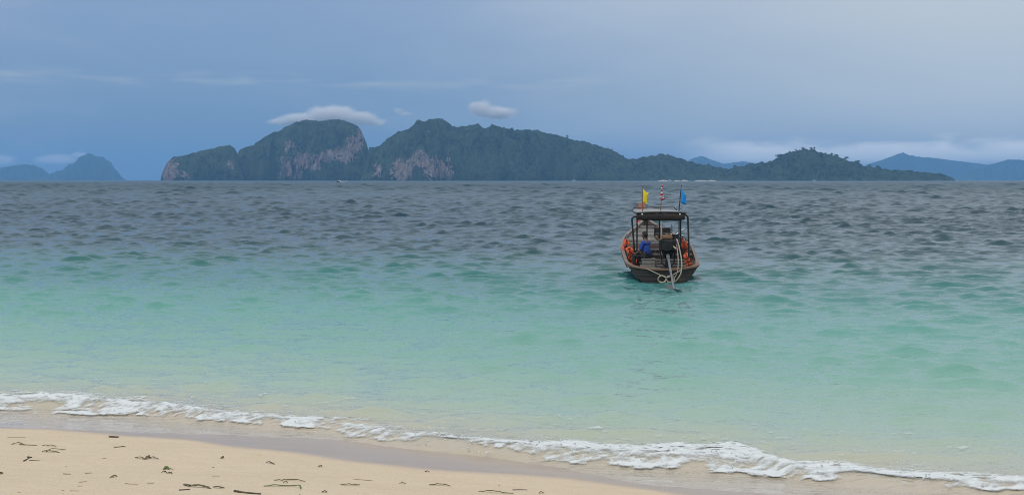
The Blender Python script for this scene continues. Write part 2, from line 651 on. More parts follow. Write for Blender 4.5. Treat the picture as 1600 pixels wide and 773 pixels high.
def build_sea():
    m, t, p, out = new_mat("sea_water")
    sh = t.node("ShaderNodeAttribute", attribute_name="shore").outputs["Fac"]
    geo = t.node("ShaderNodeNewGeometry").outputs["Position"]
    n = t.noise(t.vmath("MULTIPLY", geo, (.05, .12, .0)), 1.0, 4, .55)
    n2 = t.noise(t.vmath("MULTIPLY", geo, (.35, 1.0, .0)), 1.0, 4, .6)
    v = t.math("ADD", sh, t.math("MULTIPLY", t.math("SUBTRACT", n, .5), t.smooth(sh, 3, 40, 1.5, 13.0)))
    v = t.math("ADD", v, t.math("MULTIPLY", t.math("SUBTRACT", n2, .5), t.smooth(sh, .5, 20, .8, 2.2)))
    f = t.math("DIVIDE", t.math("ADD", v, 2.0), 82.0)
    q = lambda s: (s + 2.0) / 82.0
    body = t.ramp(f, [(q(-1.5), (.45, .385, .325)), (q(0.0), (.47, .405, .315)), (q(1.3), (.41, .415, .32)), (q(3.5), (.295, .41, .335)),
                      (q(8), (.185, .36, .295)), (q(15), (.115, .300, .258)), (q(27), (.042, .168, .162)), (q(36), (.029, .120, .120)), (q(42), (.020, .080, .088)),
                      (q(47), (.013, .058, .072)), (q(78), (.010, .047, .066))])
    t.set(p.inputs["Base Color"], body)
    # waves too small for the mesh widen the sea glint with distance
    t.set(p.inputs["Roughness"], t.math("ADD", t.smooth(sh, 15, 110, .04, .20), t.smooth(sh, 80, 600, .0, .16)))
    p.inputs["IOR"].default_value = 1.33
    # ripples too fine for the mesh
    far = t.smooth(sh, 0, 60)
    r1 = t.noise(t.vmath("MULTIPLY", geo, (1.6, 4.2, 0.0)), 1.0, 3, .55, .3)
    r2 = t.noise(t.vmath("MULTIPLY", geo, (5.5, 13.0, 0.0)), 1.0, 3, .6, .2)
    r3 = t.noise(t.vmath("MULTIPLY", geo, (.22, .75, 0.0)), 1.0, 4, .6, .3)
    h = t.math("ADD", t.math("MULTIPLY", r1, t.smooth(sh, 4, 40, .05, .012)), t.math("MULTIPLY", r2, t.smooth(sh, 6, 40, .026, .004)))
    h = t.math("ADD", h, t.math("MULTIPLY", r3, t.smooth(sh, 300, 1500, 0.0, .6)))
    t.set(p.inputs["Normal"], t.bump(h, .9, 1.0))
    rows = [-3.2]
    while rows[-1] < 2200:
        y = rows[-1] + 16
        rows.append(rows[-1] + max(.05, .0029 * y) * (1 if y > 40 else .9))
    rows = np.concatenate([rows, np.geomspace(2260, 18900, 55)])
    cols = np.concatenate([[-1.0, -.85, -.75, -.62, -.53], np.linspace(-.47, .47, 500), [.53, .62, .75, .85, 1.0]])
    S, C = np.meshgrid(rows, cols, indexing="ij")
    X = C * (S + 16)
    Y = S + 16 + (FRONT(X) - 16) * np.exp(-np.maximum(S, 0) / 30.0)
    dyr = np.gradient(rows)[:, None] + 0 * S
    s = Y - FRONT(X)
    z, dx, dyy = sea_z(X, Y, np.maximum(dyr, .09))
    z = z * sstep(s, -.5, 2.0) + breaker(X, Y) * sstep(s, -.9, .25)
    fade = sstep(s, .5, 4)
    # swash film over the sand, ending at the swash edge
    sz = sand_z(X, Y)
    sw = SWASH(X) + .07 * fbm(X * .9, Y * 0 + 2., 3, 51)
    inside = sstep(Y - sw, -.10, .04)
    film = sz + .002 + .012 * sstep(Y - sw, .0, .5) + sstep(Y - sw, .05, .5) * (.006 * pnoise(X * 3, Y * 7, 8) + .010 * pnoise(X * 1.1, Y * 3.0, 18))
    z = np.where(s < 1.5, np.maximum(z, film), z)
    z = z * inside + (sz - .03) * (1 - inside)
    V = np.stack([X + dx * fade, Y + dyy * fade, z], -1).reshape(-1, 3)
    me = mesh_np("sea", V, grid_faces(*X.shape), m, {"shore": s})
    link("sea", me, kind="structure")


# ------------------------------------------------------------------ foam
def build_foam():
    m, t, p, out = new_mat("foam")
    tc = t.node("ShaderNodeTexCoord").outputs["Object"]
    c = t.mix(t.noise(tc, 14, 4, .6), (.54, .575, .585), (.77, .785, .78))
    t.set(p.inputs["Base Color"], c)
    p.inputs["Roughness"].default_value = .75
    t.set(p.inputs["Normal"], t.bump(t.noise(tc, 70, 4, .7), .28, .01))
    kp = t.node("ShaderNodeAttribute", attribute_name="keep").outputs["Fac"]
    fz = t.math("ADD", kp, t.math("MULTIPLY", t.math("SUBTRACT", t.noise(t.vmath("MULTIPLY", tc, (26., 40., 40.)), 1.0, 5, .7), .5), .85))
    fz = t.math("ADD", fz, t.math("MULTIPLY", t.math("SUBTRACT", t.noise(t.vmath("MULTIPLY", tc, (5., 9., 9.)), 1.0, 3, .6), .5), .5))
    tr = t.node("ShaderNodeBsdfTransparent")
    mx = t.node("ShaderNodeMixShader")
    t.set(mx.inputs[0], t.smooth(fz, -.12, .95, 0.0, .95))
    t.l.new(tr.outputs[0], mx.inputs[1])
    t.l.new(p.outputs[0], mx.inputs[2])
    t.l.new(mx.outputs[0], out.inputs["Surface"])

    xs = np.arange(-9.6, 9.6, .013)
    v = np.arange(-.35, 3.4, .02)
    Vv, X = np.meshgrid(v, xs, indexing="ij")
    Y = FRONT(X) + Vv
    c0 = CREST(X) - FRONT(X)
    u = Vv / np.maximum(c0, .25)                       # 0 at the toe, 1 at the crest
    n1 = fbm(X * 2.2, Y * 3.5, 4, 61)
    n2 = fbm(X * 7.0, Y * 11, 3, 65)
    vein = 1 - np.abs(fbm(X * 1.5 + .5 * n1, Y * 3.0, 3, 71)) * 2.6
    vein2 = 1 - np.abs(fbm(X * 3.6 + .3 * n1, Y * 6.5, 2, 75)) * 2.4
    toe = .16 * n1 + .10 * n2
    thin = 1 - .22 * np.exp(-((800 + X / Y * 2000 - 700) / 190.) ** 2)
    dens = 1.15 * thin * sstep(u + toe, -.06, .22) * (1 - sstep(u, 1.0, 1.30))
    # unbroken stretches of the wave
    pxs = 800 + X / Y * 2000
    gaps = np.maximum.reduce([np.exp(-((pxs - 1400) / 75) ** 2), .8 * np.exp(-((pxs - 62) / 22) ** 2),
                              .6 * np.exp(-((pxs - 690) / 30) ** 2), .5 * np.exp(-((pxs - 1090) / 30) ** 2)])
    dens = dens * (1 - gaps * sstep(1.0 - u, .1, .35)) * (1 + .25 * pnoise(X * .8, X * 0, 79))
    trail = .55 * (1 - sstep(u, 1.0, 3.4 + 1.3 * pnoise(X * .7, X * 0 + 4, 81))) * sstep(u, .85, 1.15)
    trail *= .55 + .85 * sstep(pxs, 640, 900) * (1 - sstep(pxs, 1500, 1600)) + .25 * pnoise(X * 1.2, Y * .8, 83)
    mask = dens + .62 * n1 + .45 * n2 - .47 - .22 * sstep(.5 - np.abs(u - .45), 0, .5)
    lace = 1.5 * (trail * 1.6 + .75 * np.maximum(vein, vein2 * .9) + .25 * n1 - .82)
    v3 = 1 - np.abs(fbm(X * 2.6 + .6 * n1, Y * 6.0, 3, 131)) * 3.2
    reg = np.exp(-((pxs - 1330) / 190.) ** 2) * sstep(u, .9, 1.2) * (1 - sstep(u, 1.7, 2.9)) + \
        .8 * np.exp(-((pxs - 980) / 110.) ** 2) * sstep(u, .9, 1.2) * (1 - sstep(u, 1.6, 2.6)) + \
        .7 * np.exp(-((pxs - 120) / 90.) ** 2) * sstep(u, .9, 1.1) * (1 - sstep(u, 1.2, 1.7)) + \
        .55 * np.exp(-((pxs - 620) / 80.) ** 2) * sstep(u, .9, 1.1) * (1 - sstep(u, 1.4, 2.4))
    reg = np.clip(reg, 0, 1)
    lace = np.maximum(lace, 1.3 * (v3 - 1.12 + .85 * reg) * (reg > .03) - .3 * (reg <= .03))
    keep = np.maximum(mask, lace)
    thick = np.clip(mask, 0, .7)
    s = Y - FRONT(X)
    sz = sand_z(X, Y)
    z, _, _ = sea_z(X, Y, np.full_like(X, .09))
    z = z * sstep(s, -.5, 2.0) + breaker(X, Y) * sstep(s, -.9, .25)
    z = np.maximum(z, sz + .02)
    lump = np.abs(fbm(X * 5, Y * 7, 3, 91)) + .5 * np.abs(fbm(X * 16, Y * 20, 2, 95))
    Z = z + .016 + thick * (.005 + .016 * lump) + .01 * n2 * (keep > 0)
    Yd = Y
    V = np.stack([X, Yd, Z], -1).reshape(-1, 3)
    F = grid_faces(*X.shape)
    kf = keep.reshape(-1)
    F = F[(kf[F] > -.28).sum(1) >= 3]
    # droplets thrown up along the crest
    # thin foam line at the edge of the swash
    xs2 = np.arange(-9.6, 9.6, .02)
    v2 = np.arange(-.12, .16, .018)
    V2, X2 = np.meshgrid(v2, xs2, indexing="ij")
    Y2 = SWASH(X2) + .07 * fbm(X2 * .9, X2 * 0 + 2., 3, 51) + V2 + .06
    w2 = .040 + .03 * pnoise(X2 * 1.7, X2 * 0, 101)
    k2 = w2 - np.abs(V2 + .02 * pnoise(X2 * 4, X2 * 0 + 9, 103)) + .05 * fbm(X2 * 6, Y2 * 14, 3, 105) - .008
    px2 = 800 + X2 / Y2 * 2000
    k2 -= .06 * sstep(px2, 880, 960) * (1 - sstep(px2, 990, 1010)) + .02 * sstep(px2, 1050, 1200)
    Z2 = sand_z(X2, Y2) + .010 + .006 * pnoise(X2 * 9, Y2 * 9, 107)
    o = len(V)
    F2 = grid_faces(*X2.shape)
    kk = k2.reshape(-1) * 6
    K2 = kk
    F2 = F2[(kk[F2] > -.28).sum(1) >= 3] + o
    V = np.concatenate([V, np.stack([X2, Y2, Z2], -1).reshape(-1, 3)])
    # lace on the swash film
    v3 = np.arange(-2.3, 0.0, .022)
    V3, X3 = np.meshgrid(v3, xs2, indexing="ij")
    Y3 = FRONT(X3) + V3
    sw3 = SWASH(X3)
    l3 = 1 - np.abs(fbm(X3 * 1.3, Y3 * 5.5, 3, 111)) * 2.8
    k3 = .62 * l3 + .22 * fbm(X3 * 5, Y3 * 14, 2, 115) - .60 - .5 * sstep(sw3 + .15 - Y3, 0, .1)
    px3 = 800 + X3 / Y3 * 2000
    k3 += .16 * np.exp(-((px3 - 1030) / 45) ** 2) * np.exp(-((V3 + 1.2) / .5) ** 2) + .05 * (1 - sstep(px3, 350, 500))
    Z3 = np.maximum(sand_z(X3, Y3) + .026, 0.012) + .004 * pnoise(X3 * 9, Y3 * 9, 117)
    F3 = grid_faces(*X3.shape)
    kk = k3.reshape(-1)
    K3 = kk
    F3 = F3[(kk[F3] > -.28).sum(1) >= 3] + len(V)
    V = np.concatenate([V, np.stack([X3, Y3, Z3], -1).reshape(-1, 3)])
    F = np.concatenate([F, F2, F3])
    # spray droplets
    DV, DF = [], []
    tet = np.array([(1, 1, 1), (1, -1, -1), (-1, 1, -1), (-1, -1, 1)]) * .58
    oct_ = np.array([(1, 0, 0), (-1, 0, 0), (0, 1, 0), (0, -1, 0), (0, 0, 1), (0, 0, -1)], float)
    of = [(0, 2, 4, 4), (2, 1, 4, 4), (1, 3, 4, 4), (3, 0, 4, 4), (2, 0, 5, 5), (1, 2, 5, 5), (3, 1, 5, 5), (0, 3, 5, 5)]
    r = np.random.default_rng(5)
    base = len(V)
    for i in range(900):
        x = r.uniform(-9, 9)
        cl = pnoise(x * 1.4, 3.0, 121)
        if r.random() > .25 + cl:
            continue
        y = CREST(x) + r.normal(0, .16) - .05
        z = float(breaker(np.array(x), np.array(y))) + abs(r.normal(0, .05)) * (1 + cl) + .02
        DV.append(oct_ * r.uniform(.006, .017) + (x, y, z))
        DF += [tuple(base + 6 * (len(DV) - 1) + k for k in f[:3]) for f in of]
    used = np.unique(F)
    re = np.full(len(V) + 1, -1)
    re[used] = np.arange(len(used))
    VV = [tuple(q) for q in V[used]]
    n0 = len(used)
    allv = np.concatenate([V[used]] + ([np.concatenate(DV)] if DV else []))
    q = re[F]
    tris = np.concatenate([q[:, [0, 1, 2]], q[:, [0, 2, 3]]] + ([np.array(DF) - base + n0] if DF else []))
    kv = np.concatenate([np.concatenate([kf, K2, K3])[used], np.full(len(allv) - n0, 1.0)])
    me = mesh_np("surf_foam", allv, tris, m, {"keep": kv})
    link("surf_foam", me, kind="stuff")


# ------------------------------------------------------------------ islands
def forest_mat(name, haze_far=False):
    m, t, p, out = new_mat(name)
    tc = t.node("ShaderNodeTexCoord").outputs["Object"]
    rock = t.node("ShaderNodeAttribute", attribute_name="rock").outputs["Fac"]
    n1 = t.noise(tc, .020, 4, .6)
    n2 = t.noise(tc, .085, 4, .65)
    n3 = t.noise(tc, .0045, 3, .55)
    g = t.mix(t.smooth(n2, .38, .62), (.004, .009, .007), (.044, .068, .034))
    g = t.mix(t.smooth(n1, .40, .62, 0, .75), g, (.052, .078, .036))
    g = t.mix(t.smooth(n3, .45, .68, 0, .5), g, (.035, .060, .030))
    sx, sy, sz = t.sep(tc)
    sv = t.comb(t.math("MULTIPLY", sx, 1.0), t.math("MULTIPLY", sy, 1.0), t.math("MULTIPLY", sz, .16))
    r1 = t.noise(sv, .075, 6, .75, .8)
    r2 = t.noise(tc, .03, 4, .6)
    rc = t.ramp(r1, [(.36, (.015, .020, .012)), (.45, (.085, .072, .06)), (.54, (.21, .17, .15)), (.68, (.33, .28, .25))])
    rc = t.mix(t.smooth(r2, .48, .62, 0, .55), rc, (.26, .18, .145))
    edge = t.math("ADD", rock, t.math("MULTIPLY", t.math("SUBTRACT", n2, .5), 2.0))
    edge = t.math("ADD", edge, t.math("MULTIPLY", t.math("SUBTRACT", n1, .5), 2.2))
    edge = t.math("ADD", edge, t.math("MULTIPLY", t.math("SUBTRACT", r1, .5), .9))
    f = t.math("MULTIPLY", t.smooth(edge, .46, .60), t.smooth(rock, .02, .25))
    t.set(p.inputs["Base Color"], t.mix(f, g, rc))
    p.inputs["Roughness"].default_value = .9
    p.inputs["Specular IOR Level"].default_value = .15
    hh = t.mix(f, n2, r1)
    t.set(p.inputs["Normal"], t.bump(hh, .8, 8.0))
    return m


ISLE = {}


def island(name, prof, d, depth, mat, rocks=(), canopy=5.0, steep=.35, res=4.0, seed=1, rough=.30, cliff=0.0, jag=5.0):
    px = np.array([q[0] for q in prof], float)
    py = np.array([q[1] for q in prof], float)
    x0, x1 = (px[0] - 800) / FPX * d, (px[-1] - 800) / FPX * d
    nx = int((x1 - x0) / res) + 1
    nv = max(24, min(110, int(depth * .62 / res)))
    xs = np.linspace(x0, x1, nx)
    H = np.interp(xs / d * FPX + 800, px, (280.9 - py)) / FPX * d
    H = H + np.clip(H / 40, 0, 1) * jag * (np.abs(fbm(xs / 38., xs * 0 + 3.1, 3, seed + 60)) * 1.4 - .45)
    v = np.concatenate([np.linspace(0, 1, int(nv * .72)), np.linspace(1, 2, int(nv * .28) + 1)[1:]])
    Vg, Xg = np.meshgrid(v, xs, indexing="ij")
    Hg = np.broadcast_to(H, Xg.shape)
    front = d - depth * (.55 + .22 * fbm(xs / 260., xs * 0 + seed, 3, seed))
    Yg = np.where(Vg < 1, front[None, :] + (d - front[None, :]) * Vg, d + (Vg - 1) * depth * .6)
    up = np.sin(np.clip(Vg, 0, 1) * np.pi / 2) ** (steep * 2)
    if cliff:
        c = np.exp(-(np.abs(fbm(Xg / 190., Yg / 600., 2, seed + 40)) / .55) ** 2)
        ste = np.minimum(1, (np.clip(Vg, 0, 1) * 5) ** .55) * .62 + .38 * up
        up = up * (1 - cliff * c) + ste * cliff * c
    dn = np.clip(1 - (Vg - 1) * 1.02, 0, 1)
    prf = np.where(Vg <= 1, up, dn)
    mid = np.clip(4 * prf * (1 - prf), 0, 1)
    big = fbm(Xg / 170., Yg / 170., 4, seed + 5)
    gul = np.abs(fbm(Xg / 95., Yg / 240., 3, seed + 9))
    Z = Hg * prf * (1 + rough * mid * (big * 1.2 - gul * 1.8 + .30))
    # project for the bare rock faces
    P = 800 + Xg / d * FPX
    Q = 281 - (Z - CAM_Z) / Yg * FPX
    rock = np.zeros_like(Z)
    for (cx, cyy, rx, ry, st) in rocks:
        e = ((P - cx) / rx) ** 2 + ((Q - cyy) / ry) ** 2
        rock = np.maximum(rock, st * (1 - sstep(np.sqrt(e), .25, 1.45)))
    can = canopy * (.95 * np.abs(pnoise(Xg / 13., Yg / 15., seed + 2)) + .75 * pnoise(Xg / 38., Yg / 40., seed + 3)
                    + .35 * rng.standard_normal(Z.shape).clip(-1.5, 1.5))
    crag = 16 * np.abs(fbm(Xg / 18., Z / 60., 3, seed + 14)) - 4
    w = np.clip(Z / 14., 0, 1)
    Z = Z + w * (can * (1 - rock)) - canopy * .25 * w
    Yg = Yg + w * rock * crag
    Z = np.where(Hg * prf < .4, -5.0, np.maximum(Z, .5))
    V = np.stack([Xg * np.clip(Yg, 0, d + 60) / d, Yg, Z], -1).reshape(-1, 3)
    me = mesh_np(name, V, grid_faces(*Z.shape), mat, {"rock": rock}, smooth=False)
    link(name, me, kind="structure")
    ISLE[name] = (xs, H, d)


def build_islands():
    fm = forest_mat("island_cover")
    island("headland", [(251, 281.5), (255, 266), (262, 252), (270, 245), (280, 243), (300, 240), (320, 233), (335, 231), (345, 228),
                        (360, 227), (367, 229), (372, 240), (377, 256), (384, 281.5)], 5100, 330, fm,
           [(266, 264, 16, 22, 1), (285, 274, 14, 8, .8), (362, 258, 6, 9, .6), (356, 270, 6, 8, .5)], 4.0, .22, 4.0, 2, .25, .7)
    island("limestone_peak", [(360, 281.5), (367, 262), (371, 242), (376, 233), (385, 229), (398, 226), (412, 215), (425, 208), (440, 203),
                              (455, 195), (465, 190), (480, 187), (495, 188), (505, 190), (515, 187), (530, 187), (545, 190), (555, 194),
                              (562, 198), (568, 210), (573, 222), (578, 240), (584, 262), (590, 281.5)], 5300, 560, fm,
           [(458, 262, 22, 20, 1), (480, 252, 28, 14, 1), (510, 246, 26, 11, .8), (538, 242, 30, 13, 1), (556, 226, 16, 15, 1),
            (564, 208, 8, 16, .9), (453, 227, 9, 8, 1), (448, 234, 5, 5, .8), (575, 252, 6, 14, .6)], 4.5, .30, 4.0, 7, .30, .6)
    island("forested_hill", [(563, 281.5), (569, 258), (577, 231), (595, 226), (610, 213), (625, 206), (640, 202), (652, 191), (660, 189),
                             (668, 191), (675, 186), (685, 184), (695, 187), (703, 194), (712, 198), (725, 197), (735, 195), (748, 195),
                             (757, 200), (770, 198), (785, 199), (800, 203), (815, 202), (835, 203), (850, 207), (865, 209), (880, 213),
                             (900, 220), (920, 224), (935, 228), (950, 232), (965, 238), (975, 245), (985, 252), (1000, 262), (1020, 281.5)],
           5000, 700, fm,
           [(628, 266, 20, 18, 1), (655, 250, 18, 14, 1), (680, 262, 30, 17, 1), (702, 270, 10, 12, .9), (590, 268, 12, 12, .75),
            (700, 250, 6, 16, .7), (668, 205, 4, 7, .5), (730, 208, 3, 7, .45)], 5.0, .36, 4.0, 13, .34, .35)
    island("low_hill", [(930, 281.5), (955, 262), (975, 251), (990, 247), (1010, 244), (1035, 241), (1050, 243), (1070, 250), (1090, 255),
                        (1105, 258), (1130, 263), (1150, 268), (1172, 281.5)], 4800, 420, fm, (), 5.5, .45, 4.0, 19, .34)
    island("end_hill", [(1095, 281.5), (1118, 271), (1135, 264), (1150, 260), (1165, 258), (1185, 255), (1205, 252), (1215, 245), (1225, 240),
                        (1240, 234), (1255, 232), (1270, 234), (1285, 239), (1305, 244), (1325, 250), (1345, 256), (1370, 262), (1400, 265),
                        (1430, 267), (1460, 270), (1478, 274), (1490, 279), (1494, 281.5)], 4600, 420, fm, (), 6.5, .45, 4.0, 23, .36)
    dm = forest_mat("distant_cover")
    far = 14000
    island("distant_mountain", [(-130, 281.5), (-90, 268), (-50, 263), (-15, 262), (0, 263), (18, 259), (40, 256), (55, 258), (68, 263),
                                (78, 273), (86, 281.5)], far + 500, 900, dm, (), 5, .4, 12.0, 29, .3)
    island("distant_mountain", [(68, 281.5), (78, 273), (88, 267), (97, 266), (108, 258), (112, 255), (116, 256), (122, 249), (124, 246), (133, 242), (142, 238), (147, 241), (151, 245),
                                (155, 244), (162, 244), (167, 249), (174, 252), (179, 260), (181.5, 272), (182.5, 281.5)], far, 800, dm, (), 5, .3, 12.0, 31, .3, .0, 16.0)
    island("distant_mountain", [(1030, 281.5), (1055, 262), (1080, 248), (1095, 243), (1110, 249), (1130, 256), (1160, 252), (1190, 256),
                                (1230, 262), (1290, 268), (1330, 281.5)], far + 2400, 1100, dm, (), 5, .4, 12.0, 37, .3)
    island("distant_mountain", [(1290, 281.5), (1335, 263), (1370, 252), (1390, 245), (1400, 241), (1409, 238), (1418, 242), (1430, 245),
                                (1460, 247), (1500, 252), (1540, 257), (1580, 262), (1620, 272), (1650, 281.5)], far + 2400, 1100, dm, (), 5, .4, 12.0, 41, .3)
    island("distant_mountain", [(1490, 281.5), (1520, 265), (1545, 257), (1560, 253), (1575, 249), (1600, 250), (1640, 246), (1690, 254),
                                (1760, 266), (1800, 281.5)], far + 1200, 1000, dm, (), 5, .4, 12.0, 43, .3)


def build_trees():
    """trees that stand out on the ridge lines"""
    tm = simple_mat("bark", (.10, .085, .065), .9, .3, 1.0)
    lm, t, p, out = new_mat("crown_leaves")
    tc = t.node("ShaderNodeTexCoord").outputs["Object"]
    t.set(p.inputs["Base Color"], t.mix(t.noise(tc, .35, 3, .6), (.022, .040, .018), (.085, .125, .045)))
    p.inputs["Roughness"].default_value = .8
    protos = []
    for k in range(4):
        r = random.Random(50 + k)
        mb = MB()
        mb.tube([(0, 0, -3), (.2, 0, 3), (.1, .2, 6.5), (.3, .1, 9.5)], [.55, .45, .35, .2], 6)
        limbs = []
        for i in range(5):
            a = i * 1.256 + r.random()
            e = Vector((math.cos(a) * r.uniform(1.8, 3.4), math.sin(a) * r.uniform(1.8, 3.4), r.uniform(8.0, 11.5)))
            mb.tube([(.15, .1, 5.5 + i * .5), e * .55 + Vector((0, 0, 3.2)), e], [.22, .15, .08], 5)
            limbs.append(e)
        cr = MB()
        for e in limbs + [Vector((.3, 0, 11.5))]:
            for j in range(46):
                d = Vector((r.gauss(0, 1), r.gauss(0, 1), r.gauss(-.35, .9)))
                c = e + d * 1.15
                a = Vector((r.gauss(0, 1), r.gauss(0, 1), r.gauss(0, .5))).normalized() * r.uniform(.5, 1.0)
                b = a.cross(Vector((r.gauss(0, 1), r.gauss(0, 1), r.gauss(0, 1)))).normalized() * r.uniform(.4, .8)
                cr.add([c - a, c - b * .8, c + a, c + b], [(0, 1, 2, 3)])
        protos.append((mb, cr))
    spots = [(886, 215, 20, "forested_hill", 1.0, 'first emergent tree on the right slope of the big forested hill'),
             (913, 220, 18, "forested_hill", 1.1, 'rounded tree on the skyline halfway down the big forested hill'),
             (949, 229, 14, "forested_hill", .9, 'small tree above the lower right ridge of the big forested hill'),
             (956, 231, 13, "forested_hill", .9, 'small tree next to another on the lower right ridge of the big hill'),
             (973, 244, 15, "forested_hill", .9, 'lowest skyline tree where the big forested hill meets the low hill'),
             (1106, 258, 17, "low_hill", 1.3, 'broad dark tree at the right foot of the low middle hill'),
             (1148, 261, 22, "end_hill", 1.3, 'broad tree at the left foot of the right hill'),
             (1217, 244, 30, "end_hill", 1.8, 'large dark tree clump on the left shoulder of the right hill'),
             (1233, 238, 18, "end_hill", .8, 'slim tree on the left slope just below the right hill summit'),
             (1242, 234, 15, "end_hill", .8, 'small tree just left of the right hill summit'),
             (1253, 232, 20, "end_hill", 1.0, 'flat crowned tree standing on the right hill summit'),
             (1266, 233, 22, "end_hill", .9, 'taller thin tree on the summit of the right hill'),
             (1271, 235, 20, "end_hill", .8, 'tree just right of the right hill summit'),
             (1289, 240, 17, "end_hill", .9, 'small skyline tree left of the tall pair on the right hill'),
             (1298, 243, 26, "end_hill", 1.0, 'left one of the tall pair of trees on the right hill slope'),
             (1306, 245, 28, "end_hill", 1.0, 'right one of the tall pair of trees on the right hill slope'),
             (1321, 249, 24, "end_hill", 1.4, 'bushy round tree below the tall pair on the right hill'),
             (1340, 255, 20, "end_hill", 1.3, 'bushy tree farther down the right hill towards the point'),
             (1357, 259, 17, "end_hill", 1.3, 'low bushy tree where the right hill slope flattens'),
             (1370, 262, 18, "end_hill", 1.3, 'last bushy tree before the flat point of the right island')]
    made = []
    for i, (px, py, h, isl, wd, lab) in enumerate(spots):
        xs, H, d = ISLE[isl]
        x = (px - 800) / FPX * (d - 10)
        z = float(np.interp(x, xs, H))
        root = thing("ridge_tree", lab, "tree", (x, d - 12, z - h * .32), i * 1.3, "trees standing out on the island ridges")
        root.scale = (h / 17 * wd, h / 17 * wd, h / 17)
        k = i % 4
        if i < 4:
            protos[k][0].build("trunk", tm, root)
            protos[k][1].build("crown", lm, root)
            made.append(root)
        else:
            for ch in made[k].children:
                c = ch.copy()
                COL.objects.link(c)
                c.parent = root


# ------------------------------------------------------------------ clouds (volumes above the haze layer)
def build_clouds():
    def cloud(name, label, d, blobs, dens, seed):
        """blobs: (px, py, rx, ry) in photograph pixels at distance d"""
        k = d / FPX
        mb = MB()
        cs = []
        for (px, py, rx, ry) in blobs:
            c = at_dist(px, py, d)
            cs.append((c, rx * k, ry * k))
        cx = sum((c for c, _, _ in cs), Vector()) / len(cs)
        m, t, p, out = new_mat("cloud_vapour")
        t.n.remove(p)
        tc = t.node("ShaderNodeTexCoord").outputs["Object"]
        fall = None
        wn = t.noise(tc, .011, 5, .6)
        off = t.vmath("SCALE", t.vmath("SUBTRACT", t.comb(wn, t.noise(t.vmath("ADD", tc, (300., 0., 0.)), .014, 4, .6), t.noise(t.vmath("ADD", tc, (0., 0., 400.)), .016, 4, .6)), (.5, .5, .5)), scale=min(c[2] for c in cs) * 1.6)
        pos = t.vmath("ADD", tc, off)
        for (c, rx, ry) in cs:
            rel = t.vmath("SUBTRACT", pos, tuple(c - cx))
            rel = t.vmath("DIVIDE", rel, (rx, max(rx * .6, ry), ry))
            ln = t.node("ShaderNodeVectorMath", operation="LENGTH")
            t.set(ln.inputs[0], rel)
            f = t.smooth(ln.outputs["Value"], .15, 1.0, 1.0, 0.0)
            fall = f if fall is None else t.math("MAXIMUM", fall, f)
        fine = t.noise(tc, .03, 5, .65)
        dn = t.math("MULTIPLY", t.math("POWER", fall, 1.6), t.smooth(fine, .25, .6, .35, 1.0))
        dn = t.math("MULTIPLY", dn, dens)
        v = t.node("ShaderNodeVolumePrincipled")
        v.inputs["Color"].default_value = (.97, .97, .98, 1)
        v.inputs["Anisotropy"].default_value = .0
        t.set(v.inputs["Density"], dn)
        t.l.new(v.outputs[0], out.inputs["Volume"])
        # lumpy closed hull round the puffs
        bm = bmesh.new()
        for (c, rx, ry) in cs:
            mat = Matrix.Translation(c - cx) @ Matrix.Diagonal((rx * 1.12, max(rx * .6, ry) * 1.12, ry * 1.15, 1))
            bmesh.ops.create_icosphere(bm, subdivisions=3, radius=1, matrix=mat)
        me = bpy.data.meshes.new(name)
        bm.to_mesh(me)
        bm.free()
        rm = None
        o = link(name, me)
        md = o.modifiers.new("union", "REMESH")
        md.mode = "VOXEL"
        md.voxel_size = min(c[2] for c in cs) * .16
        me.materials.append(m)
        o.location = cx
        o["label"] = label
        o["category"] = "cloud"
        return o
    cloud("cloud", "white cap of cloud lying over the top of the limestone peak", 9600,
          [(522, 181, 54, 21), (470, 187, 48, 13), (560, 185, 40, 16), (578, 187, 22, 12), (500, 178, 30, 16), (440, 190, 32, 8), (588, 191, 22, 8), (535, 174, 18, 11), (512, 172, 16, 9), (475, 182, 16, 10)], .055, 1)
    cloud("cloud", "small white puffy cloud above the ridge of the forested hill", 9000,
          [(752, 170, 25, 18), (778, 176, 40, 14), (742, 166, 15, 12)], .055, 2)
    cloud("cloud", "faint small cloud between the cap cloud and the white puff", 9000,
          [(622, 173, 14, 8), (634, 178, 18, 5)], .022, 3)
    cloud("cloud", "low grey cloud beside the distant pointed mountain on the left", 20600,
          [(90, 249, 44, 11), (125, 243, 22, 8), (70, 250, 25, 9)], .016, 4)
    cloud("cloud", "low grey cloud cut by the left edge of the picture", 20600,
          [(0, 250, 35, 11), (-25, 248, 30, 11)], .016, 5)


# ------------------------------------------------------------------ longtail boat
BOAT_O = Vector((5.06, 42.5, 0))
BOAT_A = -R(2.5)


def loc(px, py, yl):
    """boat-local point seen at a photograph pixel, yl metres ahead of the stern"""
    p = at_dist(px, py, BOAT_O.y + yl)
    q = Matrix.Rotation(-BOAT_A, 3, "Z") @ (p - BOAT_O)
    return q


BL = 10.2


def hb(t):
    return float(np.interp(t, [0, .12, .35, .55, .72, .86, .95, 1], [1.12, 1.22, 1.27, 1.14, .85, .48, .20, .05]))


def hg(t):
    return float(np.interp(t, [0, .08, .2, .35, .55, .72, .86, .95, 1], [.52, .56, .74, .98, 1.15, 1.32, 1.50, 1.68, 1.85]))


def hk(t):
    return float(np.interp(t, [0, .5, .7, .85, .95, 1], [-.34, -.40, -.32, .05, .75, 1.45]))


def hull_pt(t, u, inset=0.0):
    b, g, k = hb(t) - inset, hg(t), hk(t) + inset
    y = t * BL - (.16 * (1 - u * u) if t < .12 else 0) * max(0, 1 - t / .12)
    return Vector((b * u, y, k + (g - k) * abs(u) ** 2.1))


def deck_half(t, z):
    g, k = hg(t), hk(t)
    return (hb(t) - .06) * max(0, min(1, (z - k - .06) / (g - k))) ** (1 / 2.1)


